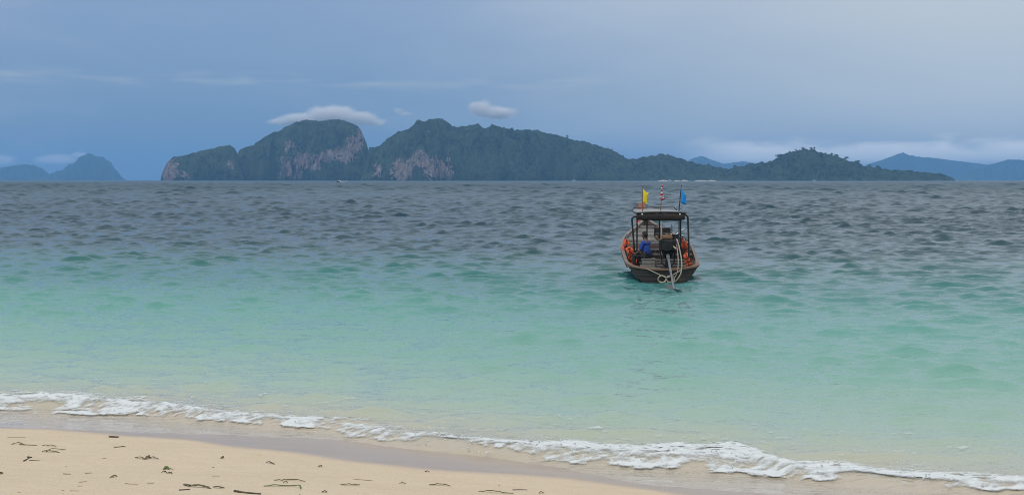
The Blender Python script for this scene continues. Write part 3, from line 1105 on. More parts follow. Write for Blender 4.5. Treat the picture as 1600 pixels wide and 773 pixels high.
def build_boat():
    M = {}
    M["hull"] = wood_mat("hull_boards", (.036, .027, .021), (.075, .064, .052), .5)
    M["inner"] = wood_mat("inner_boards", (.17, .145, .12), (.07, .058, .05), .75)
    M["rim"] = wood_mat("rim_wood", (.20, .105, .065), (.30, .24, .20), .6)
    M["rimgrey"] = wood_mat("rim_grey", (.24, .195, .17), (.13, .10, .08), .7)
    M["deck"] = wood_mat("grey_boards", (.27, .26, .245), (.10, .09, .08), .8, 0)
    M["brown"] = wood_mat("brown_boards", (.22, .125, .085), (.12, .08, .06), .75, 0)
    M["black"] = simple_mat("black_pipe", (.016, .016, .018), .45, .3, 6)
    M["roof"] = simple_mat("roof_sheet", (.27, .28, .28), .7, .2, 3, dirt=(.14, .13, .12))
    M["val"] = simple_mat("dark_valance", (.022, .016, .014), .85, .4, 5, dirt=(.05, .03, .024))
    M["engine"] = simple_mat("engine_iron", (.020, .020, .021), .55, .5, 9, metal=.3, dirt=(.06, .042, .03))
    M["steel"] = simple_mat("shaft_steel", (.20, .215, .23), .5, .25, 8, metal=.5)
    M["blade"] = simple_mat("blade_metal", (.40, .40, .39), .45, .2, 9, metal=.4)
    M["bladed"] = simple_mat("dark_blade", (.12, .13, .13), .4, .2, 9, metal=.4)  # same blade metal in a darker tone, for one of the two blades
    M["hose"] = simple_mat("cream_hose", (.41, .37, .29), .6, .15, 6, dirt=(.30, .25, .18))
    M["rope"] = simple_mat("rope_fibre", (.38, .34, .27), .9, .25, 40)
    M["orange"] = simple_mat("orange_cloth", (.74, .130, .050), .8, .22, 9, dirt=(.42, .065, .03))
    M["strap"] = simple_mat("black_strap", (.018, .018, .02), .8, .2, 9)
    M["grey"] = simple_mat("crate_grey", (.21, .20, .185), .85, .25, 7, dirt=(.12, .105, .09))
    M["tan"] = wood_mat("pole_wood", (.42, .34, .24), (.25, .19, .13), .8, 2)
    M["prow"] = simple_mat("prow_paint", (.26, .085, .06), .7, .3, 5, dirt=(.16, .08, .06))
    M["white"] = simple_mat("white_cloth", (.78, .76, .72), .8, .08, 9)
    M["rust"] = simple_mat("rusty_metal", (.20, .105, .055), .85, .4, 9, dirt=(.08, .05, .035))

    root = thing("longtail_boat", "wooden longtail boat with canopy and three flags, its stern towards the beach",
                 "boat", BOAT_O, BOAT_A)

    # hull: outer shell, inner shell and the stern wall
    T = [0, .02, .05, .08, .12, .18, .26, .35, .45, .55, .64, .72, .79, .86, .91, .95, .98, 1.0]
    U = [-1 + i / 12 for i in range(25)]
    mb = MB()
    vs = [hull_pt(t, u) for t in T for u in U]
    fs = [(i * 25 + j, i * 25 + j + 1, (i + 1) * 25 + j + 1, (i + 1) * 25 + j) for i in range(len(T) - 1) for j in range(24)]
    mb.add(vs, fs)
    # stern wall: from the section up to its rounded top edge
    low = [hull_pt(0, u) for u in U]
    top = [Vector((p.x, p.y, max(p.z, .405 + .115 * abs(u) ** 2.2))) for p, u in zip(low, U)]
    mb.add(low + top, [(j, j + 1, 26 + j, 25 + j) for j in range(24)])
    hull = mb.build("hull", M["hull"], root, True)
    mi = MB()
    vs = [hull_pt(t, u, .055) for t in T[1:] for u in U]
    mi.add(vs, [(i * 25 + j + 1, i * 25 + j, (i + 1) * 25 + j, (i + 1) * 25 + j + 1) for i in range(len(T) - 2) for j in range(24)])
    low2 = [p + Vector((0, .06, 0)) for p in low]
    top2 = [p + Vector((0, .06, -.01)) for p in top]
    mi.add(low2 + top2, [(j, j + 1, 26 + j, 25 + j) for j in range(24)])
    mi.build("inner_planking", M["inner"], root, True)
    # hull planks: overlapping strakes standing a little proud
    for u in (.50, .62, .73, .83, .92):
        for s in (-1, 1):
            st = MB()
            path = [hull_pt(t, s * u, -.008) for t in T[1:-2]]
            st.rail(path, .014, .035)
            st.build("strake", M["hull"], hull)
    for z in (.08, .22, .34):
        st = MB()
        pts = []
        for u in np.linspace(-1, 1, 15):
            w = .98 * ((z - hk(0)) / (hg(0) - hk(0))) ** (1 / 2.1)
            uu = u * w
            pts.append(Vector((hb(0) * uu, -.17 * (1 - uu * uu) - .008, z)))
        st.rail(pts, .012, .012)
        st.build("seam", M["hull"], hull)
    # ribs inside
    for t in (.14, .2, .26, .32, .38, .44, .5):
        rb = MB()
        rb.tube([hull_pt(t, u, .075) for u in np.linspace(-.97, .97, 15)], .03, 6)
        rb.build("rib", M["inner"], root)
    # gunwale: brown wrap over the stern, greyer along the sides
    gw = MB()
    for s in (-1, 1):
        g2 = MB()
        g2.rail([hull_pt(t, s, .01) + Vector((0, 0, .025)) for t in T[3:]], .11, .06)
        g2.build("gunwale", M["rimgrey"], root, False)
        g3 = MB()
        g3.rail([hull_pt(t, s * .985, -.02) + Vector((0, 0, -.07)) for t in T[3:-1]], .04, .05)
        g3.build("rub_rail", M["rim"], root)
    pts = [hull_pt(.08, -1, .01), hull_pt(.05, -1, .01), hull_pt(.02, -1, .02)] + \
          [Vector((p.x, p.y + .02, p.z)) for p in top[1:-1]] + [hull_pt(.02, 1, .02), hull_pt(.05, 1, .01), hull_pt(.08, 1, .01)]
    gw.rail([p + Vector((0, 0, .03)) for p in pts], .15, .075)
    gw.build("stern_rail", M["rim"], root)
    # floor boards
    for i in range(17):
        y = .35 + i * .33
        w = deck_half((y + .1) / BL, .26)
        pl = MB()
        pl.box((0, y, .25 + random.uniform(-.006, .006)), (2 * w, .29, .035), ch=.15)
        pl.build("plank", M["deck"], root)
    # stern grating: pale slats with dark gaps behind the crewman
    for i, (y, z) in enumerate(((.55, .42), (.80, .50), (1.05, .58), (1.32, .66))):
        w = min(.78, deck_half(y / BL, z) - .03)
        s_ = MB()
        s_.box((0.02, y, z), (2 * w, .085, .045), ch=.15)
        s_.build("slat", M["deck"], root)
    # thwarts
    for y, z, key, dy in ((2.35, .80, "deck", .34), (3.15, .92, "deck", .30), (4.05, .96, "brown", .34), (4.5, 1.0, "brown", .30), (5.1, 1.04, "deck", .34)):
        w = deck_half(y / BL, z - .02)
        b = MB()
        b.box((0, y, z), (2 * w, dy, .045), ch=.12)
        o = b.build("thwart", M[key], root)
        for s in (-.45, .45):
            sp = MB()
            sp.box((s * w, y, (z + .27) / 2), (.06, .06, z - .3), ch=.1)
            sp.build("support", M["inner"], o)
    # bulkhead panels under the seats
    for y, z, key in ((2.6, .62, "deck"), (4.25, .80, "brown")):
        w = deck_half(y / BL, z) * .9
        for i in range(4):
            b = MB()
            b.box((-w + w * (i + .5) / 2, y, (z + .28) / 2 + .02), (w / 2 - .02, .03, z - .28), ch=.1)
            b.build("panel", M[key], root)
    # foredeck boards
    for i in range(11):
        y = 5.75 + i * .34
        t = y / BL
        w = hb(t) - .08
        if w < .1:
            break
        b = MB()
        b.box((0, y, hg(t) - .06 + random.uniform(-.005, .005)), (2 * w, .32, .04), ch=.12)
        b.build("foredeck_board", M["deck"], root)
    fb = MB()
    fb.box((0, 5.55, .83), (2 * deck_half(.545, .9), .05, .62), ch=.06)
    fb.build("foredeck_front", M["deck"], root)
    # tall prow with sashes
    pr = MB()
    b0 = loc(1002, 352, 10.25)
    b1 = loc(1003, 317.5, 10.75)
    base = Vector((b0.x * .5, 10.0, 1.2))
    P = [base, Vector((b0.x * .8, 10.25, 1.7)), Vector(b0.lerp(b1, .35)), b1]
    vs, fs = [], []
    for i, p in enumerate(P):
        w, d = (.07, .14, .145, .16)[i], (.2, .13, .11, .09)[i]
        vs += [p + Vector((-w, -d, 0)), p + Vector((w, -d, 0)), p + Vector((w, d, 0)), p + Vector((-w, d, 0))]
    for i in range(3):
        for k in range(4):
            fs.append((i * 4 + k, i * 4 + (k + 1) % 4, i * 4 + 4 + (k + 1) % 4, i * 4 + 4 + k))
    fs += [(3, 2, 1, 0), (12, 13, 14, 15)]
    pr.add(vs, fs)
    prow = pr.build("prow", M["prow"], root)
    for k, (f, mk, h) in enumerate(((.02, "orange", .05), (.075, "white", .035), (.13, "orange", .06), (.19, "white", .03), (.28, "prow", .08))):
        c = b0.lerp(b1, f + .02)
        sb = MB()
        ring = []
        for j in range(12):
            a = 2 * math.pi * j / 12
            ring.append(c + Vector((math.copysign(abs(math.cos(a)) ** .5, math.cos(a)) * .175,
                                    math.copysign(abs(math.sin(a)) ** .5, math.sin(a)) * .16, .035 * math.sin(a * 2 + k))))
        sb.tube(ring, h, 6, True, .35)
        sb.build("sash", M[mk], prow, True)

    # canopy frame: stern hoop, inner posts, roof
    pl0, pl1 = loc(992.5, 413, 1.2), loc(987.5, 338, 1.2)
    pr0, pr1 = loc(1076.5, 402, 1.2), loc(1075, 335.5, 1.2)
    zt = (pl1.z + pr1.z) / 2
    hoop = MB()
    rr = .12
    for (a, b, s) in ((pl0, pl1, 1), (pr0, pr1, -1)):
        path = [a, a.lerp(b, .5), Vector((b.x, b.y, b.z - rr))]
        for k in range(1, 6):
            w = k / 5 * math.pi / 2
            path.append(Vector((b.x + s * rr * (1 - math.cos(w)), b.y, b.z - rr + rr * math.sin(w))))
        path.append(Vector((b.x + s * .34, b.y, b.z)))
        hp = MB()
        hp.tube(path, .032, 8)
        hp.build("post", M["black"], root, True)
    rl, rrx = loc(995, 337, 1.25).x, loc(1069, 337, 1.25).x
    rc, rw = (rl + rrx) / 2, (rrx - rl)
    z0 = loc(1030, 332.5, 1.25).z
    ylen = 3.35
    # roof: slightly crowned sheet with rolled edges
    rf = MB()
    vs, fs = [], []
    nu, nvv = 13, 9
    for lay in (0, 1):
        for j in range(nvv):
            for i in range(nu):
                u, v = -1 + 2 * i / (nu - 1), j / (nvv - 1)
                vs.append(Vector((rc + u * rw / 2, 1.22 + v * ylen, z0 + .05 * (1 - u * u) + .018 * math.sin(v * 9 + u * 2) - lay * .035)))
    for j in range(nvv - 1):
        for i in range(nu - 1):
            a = j * nu + i
            fs.append((a, a + 1, a + nu + 1, a + nu))
            a += nu * nvv
            fs.append((a + nu, a + nu + 1, a + 1, a))
    o2 = nu * nvv
    for i in range(nu - 1):
        fs += [(i + 1, i, o2 + i, o2 + i + 1), (o2 - nu + i, o2 - nu + i + 1, 2 * o2 - nu + i + 1, 2 * o2 - nu + i)]
    for j in range(nvv - 1):
        fs += [(j * nu, j * nu + nu, o2 + j * nu + nu, o2 + j * nu),
               (j * nu + nu * 2 - 1, j * nu + nu - 1, o2 + j * nu + nu - 1, o2 + j * nu + 2 * nu - 1)]
    rf.add(vs, fs)
    roof = rf.build("roof", M["roof"], root, True)
    # rolled side curtain tied along the rear edge
    va = MB()
    path = [Vector((rc + (-1 + 2 * i / 12) * (rw / 2 - .0), 1.16 + .012 * math.sin(i * 1.7), z0 - .135 + .012 * math.sin(i * 2.3))) for i in range(13)]
    va.tube(path, [.085, .10, .105, .10, .11, .105, .11, .10, .105, .11, .105, .10, .08], 8, flat=1.15)
    va.build("rolled_curtain", M["val"], roof, True)
    vb = MB()
    vb.tube([Vector((rc - rw / 2 - .02, 1.13, z0 - .005)), Vector((rc, 1.13, z0 + .03)), Vector((rc + rw / 2 + .06, 1.13, z0 - .0))], .033, 8)
    vb.build("roof_edge", M["black"], roof, True)
    for s in (-1, 1):
        e = MB()
        e.tube([Vector((rc + s * rw / 2, 1.12, z0 - .01)), Vector((rc + s * rw / 2, 2.8, z0 - .02)), Vector((rc + s * rw / 2, 1.25 + ylen, z0 - .01))], .03, 8)
        e.build("roof_edge", M["black"], roof, True)
    rr_ = MB()
    fr = [Vector((rc - rw / 2 + .02, 1.2 + ylen, z0)), Vector((rc - rw / 2 + .05, 1.2 + ylen, z0 + .10)), Vector((rc, 1.2 + ylen, z0 + .13)),
          Vector((rc + rw / 2 - .08, 1.2 + ylen, z0 + .12)), Vector((rc + rw / 2 + .02, 1.2 + ylen, z0 + .02))]
    rr_.tube(fr, .02, 6)
    rr_.build("roof_rail", M["black"], roof, True)
    for s in (-.78, .80):
        k_ = MB()
        k_.box((rc + s * rw / 2, 1.10, z0 - .045), (.055, .04, .05), ch=.3)
        k_.build("knot", M["white"], roof)
    # other posts
    for (px, yl, zb, rad) in ((995.5, 1.9, .62, .026), (1063.5, 2.0, .75, .026), (1011, 4.4, .9, .026), (1030.5, 4.4, .95, .024),
                              (1061, 4.5, .95, .022)):
        a = loc(px, 345, yl)
        p_ = MB()
        p_.tube([Vector((a.x, yl, zb)), Vector((a.x, yl, z0 - .02))], rad, 8)
        p_.build("post", M["black"], root, True)
    cross = MB()
    cross.tube([loc(1011, 352, 4.4), loc(1030, 352, 4.4)], .018, 6)
    cross.build("crossbar", M["black"], root)
    # side rails on stanchions
    for s in (-1, 1):
        ys = [1.5, 2.1, 2.8, 3.5, 4.2, 4.9, 5.5]
        rp = MB()
        top_ = []
        for y in ys:
            t = y / BL
            top_.append(Vector((s * (hb(t) - .16), y, hg(t) + .27 - .02 * (y - 3))))
        rp.tube(top_, .022, 7)
        rail_ = rp.build("side_rail", M["black"], root, True)
        for y, tp in zip(ys, top_):
            b = MB()
            t = y / BL
            b.tube([Vector((s * (hb(t) - .06), y, hg(t))), tp], .018, 6)
            b.build("stanchion", M["black"], rail_, True)

    # flags on the roof
    def flag_pole(px0, py0, px1, py1, yl, mk):
        b = MB()
        p0, p1 = loc(px0, py0, yl), loc(px1, py1, yl)
        p0 = Vector((p0.x, p0.y, z0 + .02))
        b.tube([p0, p0.lerp(p1, .5), p1], [.017, .015, .010], 7)
        return b.build("flag_pole", mk, root, True), p0, p1

    def cloth(outline_cols, name, mat, parent, yl, amp, **props):
        """outline_cols: list of (px, py_top, py_bottom) columns in photograph pixels"""
        n = 7
        vs, fs = [], []
        for i, (px, a, c) in enumerate(outline_cols):
            for j in range(n):
                q = loc(px, a + (c - a) * j / (n - 1), yl)
                q.y += amp * math.sin(i * 1.6 + j * .5) * min(1, i / 2)
                vs.append(q)
        m_ = len(outline_cols)
        for lay in (0,):
            for i in range(m_ - 1):
                for j in range(n - 1):
                    fs.append((i * n + j, i * n + j + 1, i * n + n + j + 1, i * n + n + j))
        me = bpy.data.meshes.new(name)
        me.from_pydata(vs, [], fs)
        me.polygons.foreach_set("use_smooth", [True] * len(fs))
        me.materials.append(mat)
        o = link(name, me, parent, **props)
        sd = o.modifiers.new("thick", "SOLIDIFY")
        sd.thickness = .006
        return o
    M["yellow"] = simple_mat("yellow_cloth", (.80, .62, .025), .8, .12, 6, bump=.1)
    M["blue"] = simple_mat("blue_cloth", (.010, .27, .72), .8, .12, 6, bump=.1)
    fp, a, b = flag_pole(1004, 328, 1004.3, 290, 2.2, M["rust"])
    cloth([(1004, 294.5, 317.5), (1006, 296.3, 317.5), (1007.8, 299, 317.2), (1009.5, 300.6, 316.9), (1010.6, 301.2, 316.8), (1011.6, 301.2, 304.0), (1013.6, 301.3, 302.4)],
          "flag", M["yellow"], fp, 2.2, .03, label="bright yellow pennant flag with a notched fly edge")
    cloth([(1006.5, 314.5, 317.5), (1009, 315, 317.4), (1012, 316.2, 317.3)], "flag_tail", M["yellow"], fp, 2.21, .01)
    fp, a, b = flag_pole(1032, 327, 1034.8, 287, 2.4, M["rust"])
    # wrapped striped flag: twisted cloth round the pole, red white and dark stripes
    fm, t, p, out = new_mat("striped_cloth")
    tc = t.node("ShaderNodeTexCoord").outputs["Object"]
    _, _, fz = t.sep(tc)
    q = t.math("FRACT", t.math("MULTIPLY", t.math("ADD", fz, t.math("MULTIPLY", t.noise(tc, 9, 2, .5), .12)), 6.5))
    t.set(p.inputs["Base Color"], t.ramp(q, [(0, (.35, .02, .035)), (.30, (.75, .72, .70)), (.45, (.03, .03, .09)), (.66, (.72, .70, .68)),
                                             (.80, (.38, .02, .035))], "CONSTANT"))
    p.inputs["Roughness"].default_value = .8
    w = MB()
    c0, c1 = loc(1034.7, 288, 2.4), loc(1032.8, 312, 2.4)
    pts = [c0.lerp(c1, k / 10) for k in range(11)]
    w.tube([p_ + Vector((.010 * math.sin(k * 1.4), .01 * math.cos(k * 1.4), 0)) for k, p_ in enumerate(pts)],
           [.02, .032, .027, .03, .036, .03, .042, .05, .055, .05, .02], 8)
    w.build("flag", fm, fp, True, label="red, white and dark striped flag wrapped round its pole")
    cloth([(1033, 301, 312.5), (1035, 303.5, 313), (1037, 306.5, 312.4), (1039, 308, 311), (1041, 309, 310.2)], "flag_tail", fm, fp, 2.38, .03)
    fp, a, b = flag_pole(1060.8, 326, 1064.6, 289, 2.2, M["black"])
    cloth([(1064, 295.8, 317), (1066, 296.5, 317.8), (1067.8, 299, 318.6), (1069.3, 302.0, 319.2), (1070.8, 304.6, 319.6), (1072.2, 306.5, 318.2)],
          "flag", M["blue"], fp, 2.2, .035, label="bright blue flag hanging from its pole")

    # engine on its pivot, with tail shaft and propeller
    ec = loc(1043.5, 384, .35)
    em = MB()
    em.box((ec.x, ec.y, ec.z + .02), (.54, .62, .40), ch=.14)
    em.box((ec.x, ec.y - .02, ec.z - .26), (.46, .46, .34), ch=.15, taper=.52)
    eng = em.build("engine", M["engine"], root)
    h = MB()
    h.box((ec.x - .03, ec.y, ec.z + .29), (.34, .55, .13), ch=.25)
    for k in range(4):
        h.box((ec.x - .03, ec.y - .2 + k * .13, ec.z + .375), (.10, .07, .05), ch=.3)
    h.build("cylinder_head", M["rust"], eng)
    af = MB()
    af.tube([(ec.x + .24, ec.y - .1, ec.z + .20), (ec.x + .24, ec.y - .1, ec.z + .36)], .11, 14)
    af.tube([(ec.x + .24, ec.y - .1, ec.z + .36), (ec.x + .24, ec.y - .1, ec.z + .39)], .125, 14)
    af.build("air_filter", M["engine"], eng, True)
    pu = MB()
    for (dx, dz, rad) in ((-.05, .02, .17), (.16, .12, .085), (-.20, .17, .075)):
        pu.tube([(ec.x + dx, ec.y - .34, ec.z + dz), (ec.x + dx, ec.y - .38, ec.z + dz)], rad, 18)
        pu.tube([(ec.x + dx, ec.y - .38, ec.z + dz), (ec.x + dx, ec.y - .41, ec.z + dz)], rad * .4, 12)
    pu.build("pulley", M["engine"], eng, True)
    mf = MB()
    for k in range(4):
        y = ec.y - .2 + k * .13
        mf.tube([(ec.x - .26, y, ec.z + .2), (ec.x - .36, y, ec.z + .22), (ec.x - .37, y + .04, ec.z + .30)], .03, 7)
    mf.tube([(ec.x - .37, ec.y - .24, ec.z + .30), (ec.x - .37, ec.y + .28, ec.z + .30)], .045, 8)
    mf.build("manifold", M["rust"], eng, True)
    dp = MB()
    dp.box((ec.x, ec.y - .06, .58), (.16, .20, .34), ch=.2)
    dp.box((ec.x, ec.y - .02, .42), (.44, .34, .07), ch=.2)
    for s in (-1, 1):
        dp.tube([(ec.x + s * .26, ec.y, ec.z - .1), (ec.x + s * .20, ec.y - .06, .62), (ec.x + s * .05, ec.y - .1, .50)], .028, 7)
    dp.build("engine_mount", M["engine"], eng)
    sp = MB()
    s0 = Vector((ec.x - .02, ec.y - .25, ec.z - .30))
    s1 = loc(1052.5, 456, -4.0)
    s1.z = .13
    sp.tube([s0, s0.lerp(s1, .12)], .06, 12)
    sp.tube([s0.lerp(s1, .10), s0.lerp(s1, .55)], .040, 12)
    sp.tube([s0.lerp(s1, .54), s1], .030, 10)
    shaft = sp.build("tail_shaft", M["steel"], eng, True)
    # the propeller turns out from a skeg at the end of the shaft
    dirn = (s1 - s0).normalized()
    hubm = MB()
    hubm.tube([s1 - dirn * .05, s1 + dirn * .10], [.05, .03], 12)
    hubm.build("hub", M["steel"], eng, True)

    def blade(ang, mk, ln, wd):
        a = dirn.cross(Vector((0, 0, 1))).normalized()
        b = a.cross(dirn).normalized()
        rd = a * math.cos(ang) + b * math.sin(ang)
        tg = dirn.cross(rd)
        pts = []
        N = 8
        bm_ = MB()
        for side in (0, 1):
            for i in range(N):
                f = i / (N - 1)
                w_ = wd * math.sin(math.pi * min(1, .12 + .80 * f)) ** .7
                tw = .9 - .5 * f
                for e in (-1, 0, 1):
                    off = tg * (e * w_ * math.cos(tw)) + dirn * (e * w_ * math.sin(tw) + (0 if e else .012))
                    pts.append(s1 + rd * (.03 + ln * f) + off + dirn * (side * .010 * (1 - f * .6)))
        fs = []
        for i in range(N - 1):
            for e in (0, 1):
                q0 = i * 3 + e
                fs.append((q0, q0 + 1, q0 + 4, q0 + 3))
                fs.append(tuple(N * 3 + z for z in (q0 + 3, q0 + 4, q0 + 1, q0)))
        for i in range(N - 1):
            for e in (0, 2):
                q0 = i * 3 + e
                fs.append((q0, q0 + 3, N * 3 + q0 + 3, N * 3 + q0))
        bm_.add(pts, fs)
        bm_.build("propeller_blade", M[mk], eng, True)
    blade(R(-152), "blade", .25, .085)
    blade(R(22), "bladed", .25, .085)
    # hoses from the engine over the stern
    for k in range(2):
        hs = MB()
        off = Vector((-.03 * k * 2.4, .10 * k, .0))
        keys = [loc(1053, 371, .35), loc(1058, 375, .1), loc(1062, 390, -.1), loc(1065 - 1.5 * k, 408, -.25), loc(1064.5 - 2 * k, 424, -.32),
                loc(1060 - 2 * k, 434, -.34), loc(1054 - k, 440, -.3), loc(1048, 440.5, -.24)]
        keys = [q_ + off for q_ in keys]
        sm = catmull(keys, 5)
        hs.tube(sm, .022 - .004 * k, 8)
        hs.build("hose", M["hose"], eng, True)
    til = MB()
    til.tube([loc(1034, 368, .75), loc(1045, 378, .3), loc(1056, 388.5, -.15)], [.022, .026, .03], 8)
    til.build("tiller", M["tan"], eng, True)
    wp = MB()
    wp.tube([Vector((loc(1033.5, 345, 1.0).x, 1.0, .62)), loc(1033.5, 346, 1.0)], .028, 8)
    wp.build("wooden_pole", M["tan"], root, True)
    # black cowl and bag on the foredeck
    return root, M, ec, z0


def catmull(pts, n):
    pts = [pts[0] * 2 - pts[1]] + list(pts) + [pts[-1] * 2 - pts[-2]]
    out = []
    for i in range(1, len(pts) - 2):
        p0, p1, p2, p3 = pts[i - 1:i + 3]
        for k in range(n):
            t = k / n
            out.append(.5 * ((2 * p1) + (p2 - p0) * t + (2 * p0 - 5 * p1 + 4 * p2 - p3) * t * t + (3 * p1 - p0 - 3 * p2 + p3) * t ** 3))
    out.append(pts[-2])
    return out


def w_of(q):
    """boat-local point to world"""
    return BOAT_O + Matrix.Rotation(BOAT_A, 3, "Z") @ Vector(q)


def build_cargo(M, ec):
    # rope rings on the stern
    for i, (px, lab) in enumerate(((1034.5, "left of two cream rope rings hanging on the boat's stern above the water"),
                                   (1047.5, "right of two cream rope rings hanging on the boat's stern beside the tail shaft"))):
        mb = MB()
        c = loc(px, 436, -.24)
        for rr, dy in ((.135, 0), (.12, .03)):
            ring = [c + Vector((math.cos(a) * rr, dy + .02 * math.sin(a * 2 + i), math.sin(a) * rr * .86)) for a in np.linspace(0, 2 * math.pi, 26)[:-1]]
            mb.tube(ring, .020, 7, True)
        o = mb.build("rope_ring", M["hose"], None, True)
        o.location, o.rotation_euler = BOAT_O, (0, 0, BOAT_A)
        o["label"], o["category"], o["group"] = lab, "rope ring", "rope rings on the stern"
    mb = MB()
    keys = [loc(1010, 419.5, -.16), loc(1022, 425, -.22), loc(1034, 430.5, -.25), loc(1042, 433.5, -.26), loc(1051, 429.5, -.26), loc(1058, 425.5, -.25),
            loc(1062.5, 423, -.22), loc(1062, 418, -.15)]
    mb.tube(catmull(keys, 5), .018, 7)
    o = mb.build("rope", M["rope"], None, True)
    o.location, o.rotation_euler = BOAT_O, (0, 0, BOAT_A)
    o["label"], o["category"] = "thin rope slung in a V across the boat's dark stern", "rope"

    # life jackets
    def jacket():
        root = thing("life_jacket", "x", "life jacket", group="orange life jackets hung along the boat sides")
        for s in (-1, 1):
            b = MB()
            # quilted front panel in three pillows
            for k, (w, h, z) in enumerate(((.14, .19, .20), (.155, .19, .0), (.145, .20, -.20))):
                b.ball((s * (.095 + .01 * math.sin(k)), .0, z), (w * .56, .055, h * .60), 2, (0, s * .08, 0), .05)
            b.build("front_panel", M["orange"], root, True)
        b = MB()
        b.ball((0, .07, .02), (.17, .045, .31), 2, (0, 0, 0), .05)
        b.build("back_panel", M["orange"], root, True)
        b = MB()
        b.tube([Vector((math.cos(a) * .105, .05 + .03 * math.sin(a), .30 + .045 * math.sin(a))) for a in np.linspace(-.3, math.pi + .3, 12)], .040, 8)
        b.build("collar", M["orange"], root, True)
        for z in (.07, -.10):
            b = MB()
            b.rail([Vector((x, -.062 - .01 * math.cos(x * 9), z)) for x in np.linspace(-.2, .2, 7)], .012, .035)
            b.build("strap", M["strap"], root)
        b = MB()
        b.box((0, -.075, .07), (.06, .03, .05), ch=.2)
        b.build("buckle", M["strap"], root)
        return root
    j0 = jacket()
    spots = [((978, 390), 3.0, 70, 12, 1.0, "longest orange life jacket, farthest forward on the boat's left side"),
             ((983.5, 399), 2.35, 60, -14, .75, "small orange life jacket between two larger ones on the boat's left side"),
             ((988, 402), 1.9, 50, -22, 1.0, "tilted orange life jacket behind the left canopy post"),
             ((990.5, 412.5), 1.5, 40, 30, .55, "lowest orange life jacket at the foot of the left canopy post"),
             ((1064, 383), 3.0, -70, 5, .72, "uppermost orange life jacket on the boat's right side"),
             ((1070, 393), 2.3, -60, -10, .95, "largest orange life jacket on the boat's right side"),
             ((1074, 406.5), 1.55, -45, -20, .70, "lowest orange life jacket beside the right canopy post")]
    for i, ((px, py), yl, rz, ry, s, lab) in enumerate(spots):
        o = j0 if i == 0 else copy_tree(j0)
        o.location = w_of(loc(px, py, yl))
        o.rotation_euler = (0, R(ry), BOAT_A + R(rz * .62))
        o.scale = (s * .86, s * .9, s)
        o["label"] = lab
    # dark bags between the jackets
    def lump(name, px, py, yl, size, mat, lab, cat, rot=0.0):
        root = thing(name, lab, cat, w_of(loc(px, py, yl)), BOAT_A + rot)
        b = MB()
        b.ball((0, 0, 0), size, 3, (0, 0, 0), .05)
        b.build("sack", mat, root, True)
        b = MB()
        b.tube([Vector((math.cos(a) * size[0] * .5, -size[1] * .6, size[2] * (.75 + .45 * math.sin(a)))) for a in np.linspace(0, math.pi, 8)], .018, 6)
        b.build("strap", M["strap"], root, True)
        return root
    lump("bag", 981, 401, 2.2, (.11, .14, .20), M["strap"], "black bag among the orange life jackets on the boat's left side", "bag", .6)
    lump("bag", 1066, 399, 2.0, (.10, .13, .24), M["strap"], "black bag between the orange life jackets on the boat's right side", "bag", -.6)
    # crate the crewman sits on
    c = loc(1013, 409, .85)
    crate = thing("crate", "weathered grey wooden crate the crewman sits on at the stern", "crate", w_of((c.x, .85, .27)), BOAT_A)
    for s in (-1, 1):
        for k in range(3):
            b = MB()
            b.box((0, s * .19, .075 + k * .145), (.44, .03, .135), ch=.12)
            b.build("board", M["grey"], crate)
            b = MB()
            b.box((s * .205, 0, .075 + k * .145), (.03, .345, .135), ch=.12)
            b.build("board", M["grey"], crate)
    b = MB()
    b.box((0, 0, .455), (.48, .44, .035), ch=.12)
    b.build("lid", M["grey"], crate)
    # black boxes, coil and tackle on the foredeck
    q = loc(1036, 354, 6.2)
    bx = thing("cushion", "long black cushion lying on the grey foredeck under the canopy", "cushion", w_of((q.x, 6.2, hg(.6) - .04)), BOAT_A)
    b = MB()
    b.box((0, 0, .13), (.62, .5, .22), ch=.25)
    b.box((.0, .26, .27), (.62, .10, .30), ch=.3)
    b.build("padding", M["strap"], bx)
    b = MB()
    b.tube([(-.33, -.1, .1), (-.33, -.05, .42), (-.33, .3, .55)], .02, 6)
    b.tube([(.33, -.1, .1), (.33, -.05, .42), (.33, .3, .55)], .02, 6)
    b.build("side_bar", M["black"], bx, True)
    q = loc(1056, 362, 5.95)
    an = MB()
    for a in (.3, 1.5, 2.6, 3.9, 5.2):
        e = Vector((math.cos(a) * .30, math.sin(a) * .2, .10 + .12 * abs(math.sin(a * 2))))
        an.tube([Vector((0, 0, .03)), e * .6 + Vector((0, 0, .05)), e], [.022, .02, .012], 6)
    an.tube([Vector((-.2, 0, .04)), Vector((.1, .1, .25)), Vector((.32, .0, .42))], .02, 6)
    o = an.build("anchor", M["white"], None, True)
    o.location, o.rotation_euler = w_of((q.x, 5.95, hg(.58) - .03)), (0, 0, BOAT_A)
    o["label"], o["category"] = "pale branched anchor lying on the right of the foredeck", "anchor"
    q = loc(1043, 359, 5.8)
    cm = MB()
    for k in range(4):
        ring = [Vector((math.cos(a) * (.17 - .012 * k), math.sin(a) * (.16 - .012 * k), .03 + .035 * k + .008 * math.sin(a * 3 + k))) for a in np.linspace(0, 2 * math.pi, 20)[:-1]]
        cm.tube(ring, .02, 6, True)
    o = cm.build("rope_coil", M["rope"], None, True)
    o.location, o.rotation_euler = w_of((q.x, 5.8, hg(.57) - .03)), (0, 0, BOAT_A)
    o["label"], o["category"] = "coil of rope on the foredeck between the cushion and the anchor", "rope coil"


